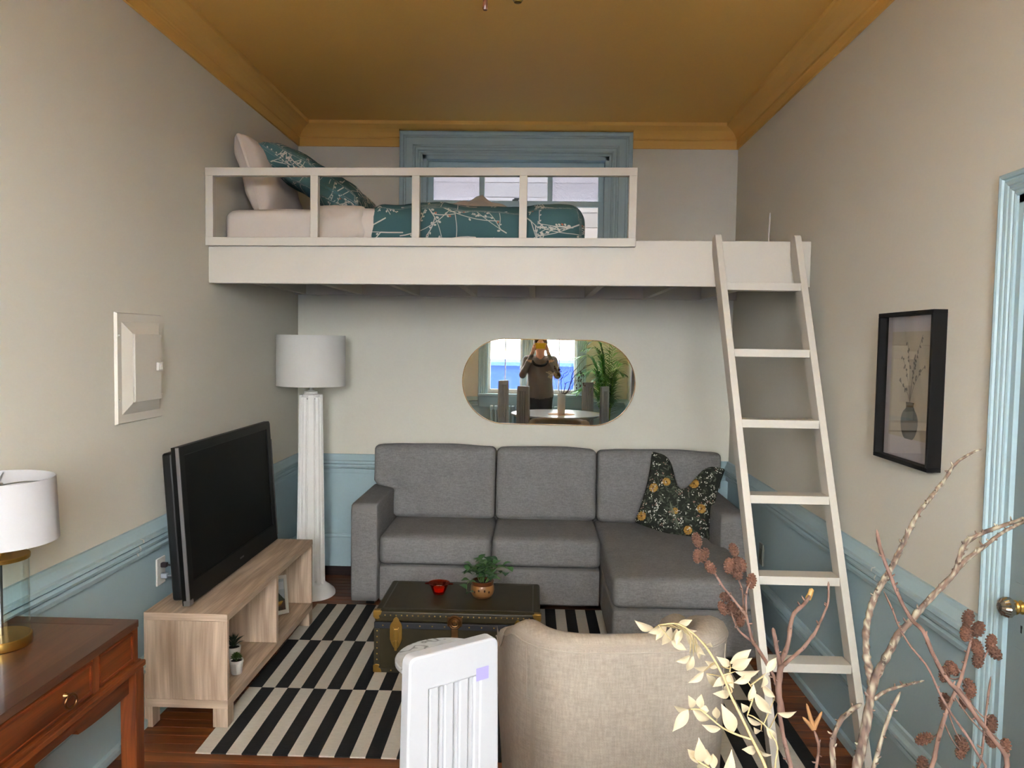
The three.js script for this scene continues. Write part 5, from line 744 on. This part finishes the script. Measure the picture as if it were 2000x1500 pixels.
// ================= BEHIND THE CAMERA (seen in the mirror) =================
function surfaceNet(lo, hi, cell, sdf) {   // smooth mesh of sdf = 0
  const n = [0, 1, 2].map((k) => Math.ceil((hi[k] - lo[k]) / cell) + 1), at = (i, j, k) => (k * n[1] + j) * n[0] + i, F = new Float32Array(n[0] * n[1] * n[2]), id = new Int32Array(F.length).fill(-1), pos = [], idx = [];
  for (let k = 0; k < n[2]; k++) for (let j = 0; j < n[1]; j++) for (let i = 0; i < n[0]; i++) F[at(i, j, k)] = sdf(lo[0] + i * cell, lo[1] + j * cell, lo[2] + k * cell);
  const E = [[0, 1], [2, 3], [4, 5], [6, 7], [0, 2], [1, 3], [4, 6], [5, 7], [0, 4], [1, 5], [2, 6], [3, 7]];
  for (let k = 0; k < n[2] - 1; k++) for (let j = 0; j < n[1] - 1; j++) for (let i = 0; i < n[0] - 1; i++) {
    const v = []; for (let c = 0; c < 8; c++) v.push(F[at(i + (c & 1), j + ((c >> 1) & 1), k + (c >> 2))]); let m = 0; for (const x of v) if (x < 0) m++; if (!m || m === 8) continue;
    let s = [0, 0, 0], q = 0; for (const [a, b] of E) if ((v[a] < 0) !== (v[b] < 0)) { const t = v[a] / (v[a] - v[b]); for (let d = 0; d < 3; d++) { const A = (a >> d) & 1, B = (b >> d) & 1; s[d] += A + (B - A) * t; } q++; }
    id[at(i, j, k)] = pos.length / 3; pos.push(lo[0] + (i + s[0] / q) * cell, lo[1] + (j + s[1] / q) * cell, lo[2] + (k + s[2] / q) * cell);
  }
  for (let k = 1; k < n[2] - 1; k++) for (let j = 1; j < n[1] - 1; j++) for (let i = 1; i < n[0] - 1; i++) {
    const f = F[at(i, j, k)] < 0, quad = (a, b, c, d, w) => { if (a < 0 || b < 0 || c < 0 || d < 0) return; w ? idx.push(a, b, c, a, c, d) : idx.push(a, c, b, a, d, c); };
    if (f !== F[at(i + 1, j, k)] < 0) quad(id[at(i, j - 1, k - 1)], id[at(i, j, k - 1)], id[at(i, j, k)], id[at(i, j - 1, k)], f);
    if (f !== F[at(i, j + 1, k)] < 0) quad(id[at(i - 1, j, k - 1)], id[at(i - 1, j, k)], id[at(i, j, k)], id[at(i, j, k - 1)], f);
    if (f !== F[at(i, j, k + 1)] < 0) quad(id[at(i - 1, j - 1, k)], id[at(i, j - 1, k)], id[at(i, j, k)], id[at(i - 1, j, k)], f);
  }
  const g = new THREE.BufferGeometry(); g.setAttribute('position', new THREE.Float32BufferAttribute(pos, 3)); g.setIndex(idx); g.computeVertexNormals(); g.setAttribute('uv', new THREE.Float32BufferAttribute(new Float32Array(pos.length / 3 * 2), 2)); return g;
}
const capsule = ([a, ra, b, rb]) => { const A = V3(...a), B = V3(...b), d = B.clone().sub(A), L = d.lengthSq() || 1e-9; return (x, y, z) => { let t = ((x - A.x) * d.x + (y - A.y) * d.y + (z - A.z) * d.z) / L; t = t < 0 ? 0 : t > 1 ? 1 : t; return Math.hypot(x - A.x - d.x * t, y - A.y - d.y * t, z - A.z - d.z * t) - (ra + (rb - ra) * t); }; };
const smin = (a, b, k) => { const h = Math.max(k - Math.abs(a - b), 0) / k; return Math.min(a, b) - h * h * k * .25; };
{ // the photographer, standing at the table and holding up a phone
  const P = .068, Z = .245, SK = '#c99a80', SW = '#6b6460', TR = '#2a2a30', HA = '#4a3226';
  const both = (f) => [-1, 1].flatMap((s) => f(s));
  const bones = [ // [a, ra, b, rb, colour]
    ...both((s) => [[[P + s * .07, .93, Z], .125, [P + s * .055, 1.08, Z], .112, SW], [[P + s * .055, 1.08, Z], .112, [P + s * .075, 1.3, Z - .005], .118, SW], [[P + s * .08, .9, Z], .105, [P + s * .095, .5, Z - .01], .066, TR], [[P + s * .095, .5, Z - .01], .064, [P + s * .1, .09, Z + .02], .043, TR], [[P + s * .1, .05, Z + .03], .042, [P + s * .11, .04, Z - .12], .034, '#1c1a1c'],
      [[P + s * .1, 1.37, Z], .068, [P + s * .17, 1.375, Z - .005], .056, SW], [[P + s * .18, 1.37, Z - .005], .056, [P + s * .235, 1.17, .14], .043, SW], [[P + s * .235, 1.17, .14], .042, [P + s * .16, 1.34, .085], .036, SW], [[P + s * .16, 1.34, .085], .032, [P + s * .098, 1.49, .062], .025, SK]]),
    [[P, 1.36, Z], .06, [P, 1.47, Z - .02], .05, SK], [[P, 1.465, Z - .04], .052, [P, 1.5, Z - .05], .06, SK], [[P, 1.56, Z - .05], .076, [P, 1.62, Z - .03], .082, SK], [[P, 1.575, Z - .128], .013, [P, 1.61, Z - .112], .010, SK]];
  const fs = bones.map(capsule), k = .03;
  const hand = (s) => { // palm and five fingers closing on one end of the phone
    const x = P + s * .078, B = []; B.push([[x + s * .022, 1.492, .058], .021, [x + s * .012, 1.535, .048], .022]); B.push([[x + s * .014, 1.52, .052], .02, [x + s * .006, 1.55, .045], .019]);
    [[1.576, .95], [1.558, 1.06], [1.541, 1], [1.525, .82]].forEach(([y, L]) => { B.push([[x + s * .014, y - .006, .046], .0088, [x + s * .012, y, .020], .0082]); B.push([[x + s * .012, y, .020], .0082, [x - s * .010 * L, y + .002, .0125], .0072]); });
    B.push([[x + s * .012, 1.505, .05], .0105, [x - s * .008, 1.515, .042], .0092], [[x - s * .008, 1.515, .042], .0092, [x - s * .026, 1.535, .039], .0078]); return B; };
  const body = (x, y, z) => { let d = 9; for (const f of fs) d = smin(d, f(x, y, z), k); return d; };
  const hf = [-1, 1].map((s) => hand(s).map(capsule)), handS = (h) => (x, y, z) => { let d = 9; for (const f of h) d = smin(d, f(x, y, z), .006); return d; };
  const t = thing('person', 'person in grey top and dark collar holding up a yellow phone in the mirror', 'person', [P, 0, Z]);
  const g0 = surfaceNet([-.32, -.005, .0], [.46, 1.74, .42], .012, body), cc = bones.map((b) => col(b[4]));
  tint(g0, (v, q) => { let b = 0, bd = 9; fs.forEach((f, i) => { const d = f(v.x, v.y, v.z); if (d < bd) { bd = d; b = i; } }); q.copy(cc[b]); if (v.y > 1.38 && v.y < 1.45 && Math.abs(v.x - P) > .06) q.copy(col(SW)); });
  const hands = hf.map((h, i) => { const s = i ? 1 : -1, x = P + s * .078, g = surfaceNet([x - .06, 1.455, -.002], [x + .06, 1.61, .09], .0032, handS(h)); return tint(g, (v, q) => q.copy(col(SK))); });
  const bm = part(t, 'body', merge([g0, ...hands].map(clean)), new THREE.MeshStandardMaterial({ color: 0xffffff, vertexColors: true, roughness: .75 }));
  const hair = surfaceNet([P - .13, 1.46, .08], [P + .13, 1.76, .36], .008, (x, y, z) => { const e = Math.hypot((x - P) / .098, (y - 1.61) / .112, (z - Z + .018) / .108) - 1, face = Math.hypot((x - P) / .075, (y - 1.55) / .115, (z - Z + .14) / .075) - 1; return Math.max(e * .1, -face * .07, 1.5 - y + .0); }); part(t, 'hair', hair, std(HA, .8));
  for (const s of [-1, 1]) { const e = new THREE.SphereGeometry(.011, 14, 10); e.scale(1.2, .7, .6); e.translate(P + s * .031, 1.615, Z - .112); part(t, 'eye', clean(e), std('#e8e4de', .3)); const p = new THREE.SphereGeometry(.0052, 10, 8); p.translate(P + s * .031, 1.615, Z - .1175); part(t, 'iris', clean(p), std('#2e2a24', .3)); const er = new THREE.SphereGeometry(.02, 12, 10); er.scale(.4, 1.3, .8); er.translate(P + s * .084, 1.595, Z - .03); part(t, 'ear', clean(er), std(SK, .7)); }
  const mo = tube([[P - .022, 1.535, Z - .113], [P, 1.532, Z - .119], [P + .022, 1.535, Z - .113]], .0045, 8); part(t, 'mouth', mo, std('#a3625a', .6));
  part(t, 'collar', tube([[P - .1, 1.36, Z - .085], [P - .07, 1.315, Z - .125], [P, 1.297, Z - .138], [P + .07, 1.315, Z - .125], [P + .1, 1.36, Z - .085]], .017, 10), std('#141316', .9));
  const wr = new THREE.TorusGeometry(.031, .004, 8, 24); wr.rotateX(Math.PI / 2 - .5); wr.translate(P - .122, 1.43, .071); part(t, 'bracelet', clean(wr), M.black);
  const ph = thing('phone', 'yellow phone held up in the photographer’s hands, reflected in the mirror', 'phone', [P - .002, 1.528, .024]);
  part(ph, 'case', bx(-.012, .146, 1.5275, 1.6035, .0205, .0285, .0035), std('#d8b413', .4)); part(ph, 'camera_bump', bx(-.006, .022, 1.572, 1.598, .0185, .0208, .0008), std('#c9a60f', .4)); part(ph, 'screen', bx(-.007, .141, 1.5325, 1.5985, .0284, .0289), M.black);
  for (const [x, y] of [[.001, 1.591], [.001, 1.578]]) { const l = latheC([[0, .0022], [.005, .002], [.0055, 0]], 0, 0, 0, 20); l.rotateX(-Math.PI / 2); l.translate(x, y, .0187); part(ph, 'lens', l, M.black); }
}
{ // areca palm in the window corner
  const X = 1.0, Z = .17, t = thing('palm_plant', 'tall leafy green palm in a pot beside the street window, reflected in the mirror', 'palm', [X, 0, Z]), r = white(83);
  part(t, 'pot', latheC([[0, .0005], [.12, .0005], [.125, .01], [.16, .29], [.168, .3], [.168, .33], [.152, .33], [.148, .3], [0, .29]], X, 0, Z, 48), std('#8d8a84', .7)); part(t, 'soil', latheC([[0, .305], [.149, .302]], X, 0, Z, 32), std('#241a12', 1));
  const mats = ['#2f6b1e', '#3f8427', '#57a02f', '#265a1a'].map((c) => phy(c, .5, { transmission: .3, thickness: 0 }));
  const fr = [[-1.9, 1.25, .5], [-1.2, 1.45, .44], [-2.6, 1.1, .42], [-.5, 1.3, .22], [2.9, 1.5, .52], [3.5, 1.3, .42], [-1.6, 1.75, .2], [3.1, 1.72, .3], [-2.2, 1.55, .3], [2.3, 1.2, .24], [-.9, 1.7, .2], [-1.75, .95, .36], [-2.9, 1.62, .36], [3.2, 1.05, .46]];
  fr.forEach(([a, h, o], i) => {
    const dx = Math.cos(a) * o, dz = Math.sin(a) * o * .8, tipY = h - .1, P = [[X + dx * .04, .3, Z + dz * .04], [X + dx * .15, h * .55, Z + dz * .15], [X + dx * .5, h * .95, Z + dz * .5], [X + dx, tipY, Z + dz]].map((p) => [Math.min(1.27, p[0]), p[1], Math.min(.56, p[2])]);
    const f = part(t, 'frond_stem', taper(P, .007, .002, 7, 20), std('#7d9a3a', .6)), c = new THREE.CatmullRomCurve3(P.map((p) => V3(...p))), L = [];
    for (let k = 0; k < 26; k++) { const u = .4 + .6 * k / 25, b = c.getPointAt(u), tg = c.getTangentAt(u), side = tg.clone().cross(V3(0, 1, 0)).normalize(), len = .26 * Math.sin(Math.PI * Math.min(1, .2 + .75 * (k / 25))) + .05; for (const s of [-1, 1]) { const e = b.clone().addScaledVector(tg, len * .55).addScaledVector(side, s * len * .75).add(V3(0, -len * (.15 + .25 * r()), 0)); e.x = Math.min(e.x, 1.285); e.z = Math.min(e.z, .58); L.push(leafGeo(b.toArray(), e.toArray(), .022, .12)); } }
    part(t, 'leaflets', merge(L), mats[i % 4], f);
  });
}
{ // cast-iron radiator under the windows
  const t = thing('radiator', 'pale blue cast-iron radiator below the street windows, reflected in the mirror', 'radiator', [-.12, 0, .49]);
  for (let i = 0; i < 17; i++) { const x = -.6 + i * .06, L = []; for (const z of [.45, .49, .53]) L.push(tube([[x, .13, z], [x, .4, z], [x, .68, z]], .014, 8, 6)); L.push(bx(x - .022, x + .022, .66, .72, .43, .55, .012), bx(x - .022, x + .022, .1, .15, .43, .55, .012)); part(t, 'section', merge(L), M.blue); }
  for (const x of [-.6, .36]) part(t, 'foot', bx(x - .015, x + .015, .0005, .1, .45, .53, .004), M.blue); part(t, 'valve', merge([tube([[-.64, .12, .49], [-.7, .12, .49], [-.72, .08, .49], [-.72, .001, .49]], .012), bx(-.70, -.66, .1, .14, .475, .505, .004)]), M.oldBrass);
}
{ // ceiling fan above the frame; its pull chain hangs into view
  const X = -.045, Z = -1.5, t = thing('ceiling_fan', 'ceiling fan whose wooden pull and lamp finial hang in at the top edge', 'ceiling fan', [X, 2.24, Z]);
  part(t, 'canopy', latheC([[0, YC - .001], [.065, YC - .001], [.06, YC - .04], [.02, YC - .06], [0, YC - .06]], X, 0, Z, 32), M.oldBrass); part(t, 'downrod', latheC([[.012, 2.74], [.012, YC - .05]], X, 0, Z, 16), M.oldBrass);
  part(t, 'motor', latheC([[0, 2.75], [.05, 2.75], [.13, 2.72], [.14, 2.68], [.13, 2.63], [.06, 2.6], [.06, 2.46], [.09, 2.44], [.09, 2.41], [0, 2.41]], X, 0, Z, 48), M.oldBrass);
  part(t, 'lamp_bowl', latheC([[.135, 2.405], [.14, 2.39], [.12, 2.345], [.08, 2.31], [.03, 2.285], [0, 2.282]], X, 0, Z, 48), phy('#f0ece0', .5, { transmission: .4, thickness: 0 })); part(t, 'finial', latheC([[0, 2.286], [.014, 2.284], [.016, 2.274], [.009, 2.266], [.012, 2.256], [.007, 2.248], [0, 2.246]], X, 0, Z, 24), std('#6a5428', .4, { metalness: 1 }));
  for (let i = 0; i < 5; i++) { const a = .5 + i * 1.2566, g = bx(.17, .6, 2.655, 2.663, -.065, .065, .003); g.rotateX(.0); g.rotateY(a); g.translate(X, 0, Z); part(t, 'blade', uvBox(g, .6), M.mahogany); const h = bx(.1, .2, 2.648, 2.655, -.02, .02, .002); h.rotateY(a); h.translate(X, 0, Z); part(t, 'blade_iron', h, M.oldBrass); }
  part(t, 'pull_chain', tube([[-.107, 2.44, Z], [-.107, 2.35, Z], [-.107, 2.27, Z]], .0012, 6), M.brass); part(t, 'pull', latheC([[0, .0365], [.002, .036], [.0035, .026], [.0048, .012], [.0052, .004], [.004, .0005], [0, 0]], -.107, 2.233, Z, 20), std('#4a2210', .35));
}
// ================= OUTSIDE THE WINDOWS =================
{
  const t = thing('blue_building', 'bright blue building across the street, seen through the windows in the mirror', 'building', [0, -1.2, 12]);
  part(t, 'facade', bx(-14, 14, -1.2, .94, 12, 16), phy('#111c46', .9, { specularIntensity: 0 })); part(t, 'parapet', bx(-14.1, 14.1, .94, 1.04, 11.9, 16.1), phy('#182450', .9, { specularIntensity: 0 }));
  const n = thing('neighbour_house', 'grey clapboard house wall close outside the loft window', 'building', [0, -1.2, -6.9]);
  part(n, 'wall', bx(-7, 7, -1.2, 11, -8.5, -6.93), std('#8b8b8e', .9)); const bm = [std('#bbbcc2', .85), std('#a9aab0', .85)];
  for (let i = 0; i < 30; i++) { const y = 1.2 + i * .13, g = bx(-4, 4, y, y + .135, -6.925, -6.905); part(n, 'clapboard', g, bm[i % 2]); }
  const u = new THREE.Mesh(bx(-7, 7, YC + .16, 11, ZB - .12, ZF + .14), std('#8a857c', .9)); shadow(u); u.name = 'wall_upper_floors'; u.userData = { kind: 'structure' }; scene.add(u);
  for (const [a, b] of [[-7, XL - .125], [XR + .125, 7]]) { const q = new THREE.Mesh(bx(a, b, -1.2, YC + .16, ZB - .12, ZF + .14), std('#8a857c', .9)); shadow(q); q.name = a < 0 ? 'wall_outside_left' : 'wall_outside_right'; q.userData = { kind: 'structure' }; scene.add(q); }
  for (const [a, b, k] of [[-8, -7, 'left'], [7, 8, 'right']]) { const q = new THREE.Mesh(bx(a, b, -1.2, 11, -6.94, ZB - .1), std('#6a5248', .9)); shadow(q); q.name = 'wall_alley_' + k; q.userData = { kind: 'structure' }; scene.add(q); }
  const s = new THREE.Mesh(bx(-40, 40, -1.4, -1.2, -9, 40), std('#d6d3cb', .95)); shadow(s); s.name = 'street'; s.userData = { kind: 'structure' }; scene.add(s);
}
renderer.render(scene, camera);
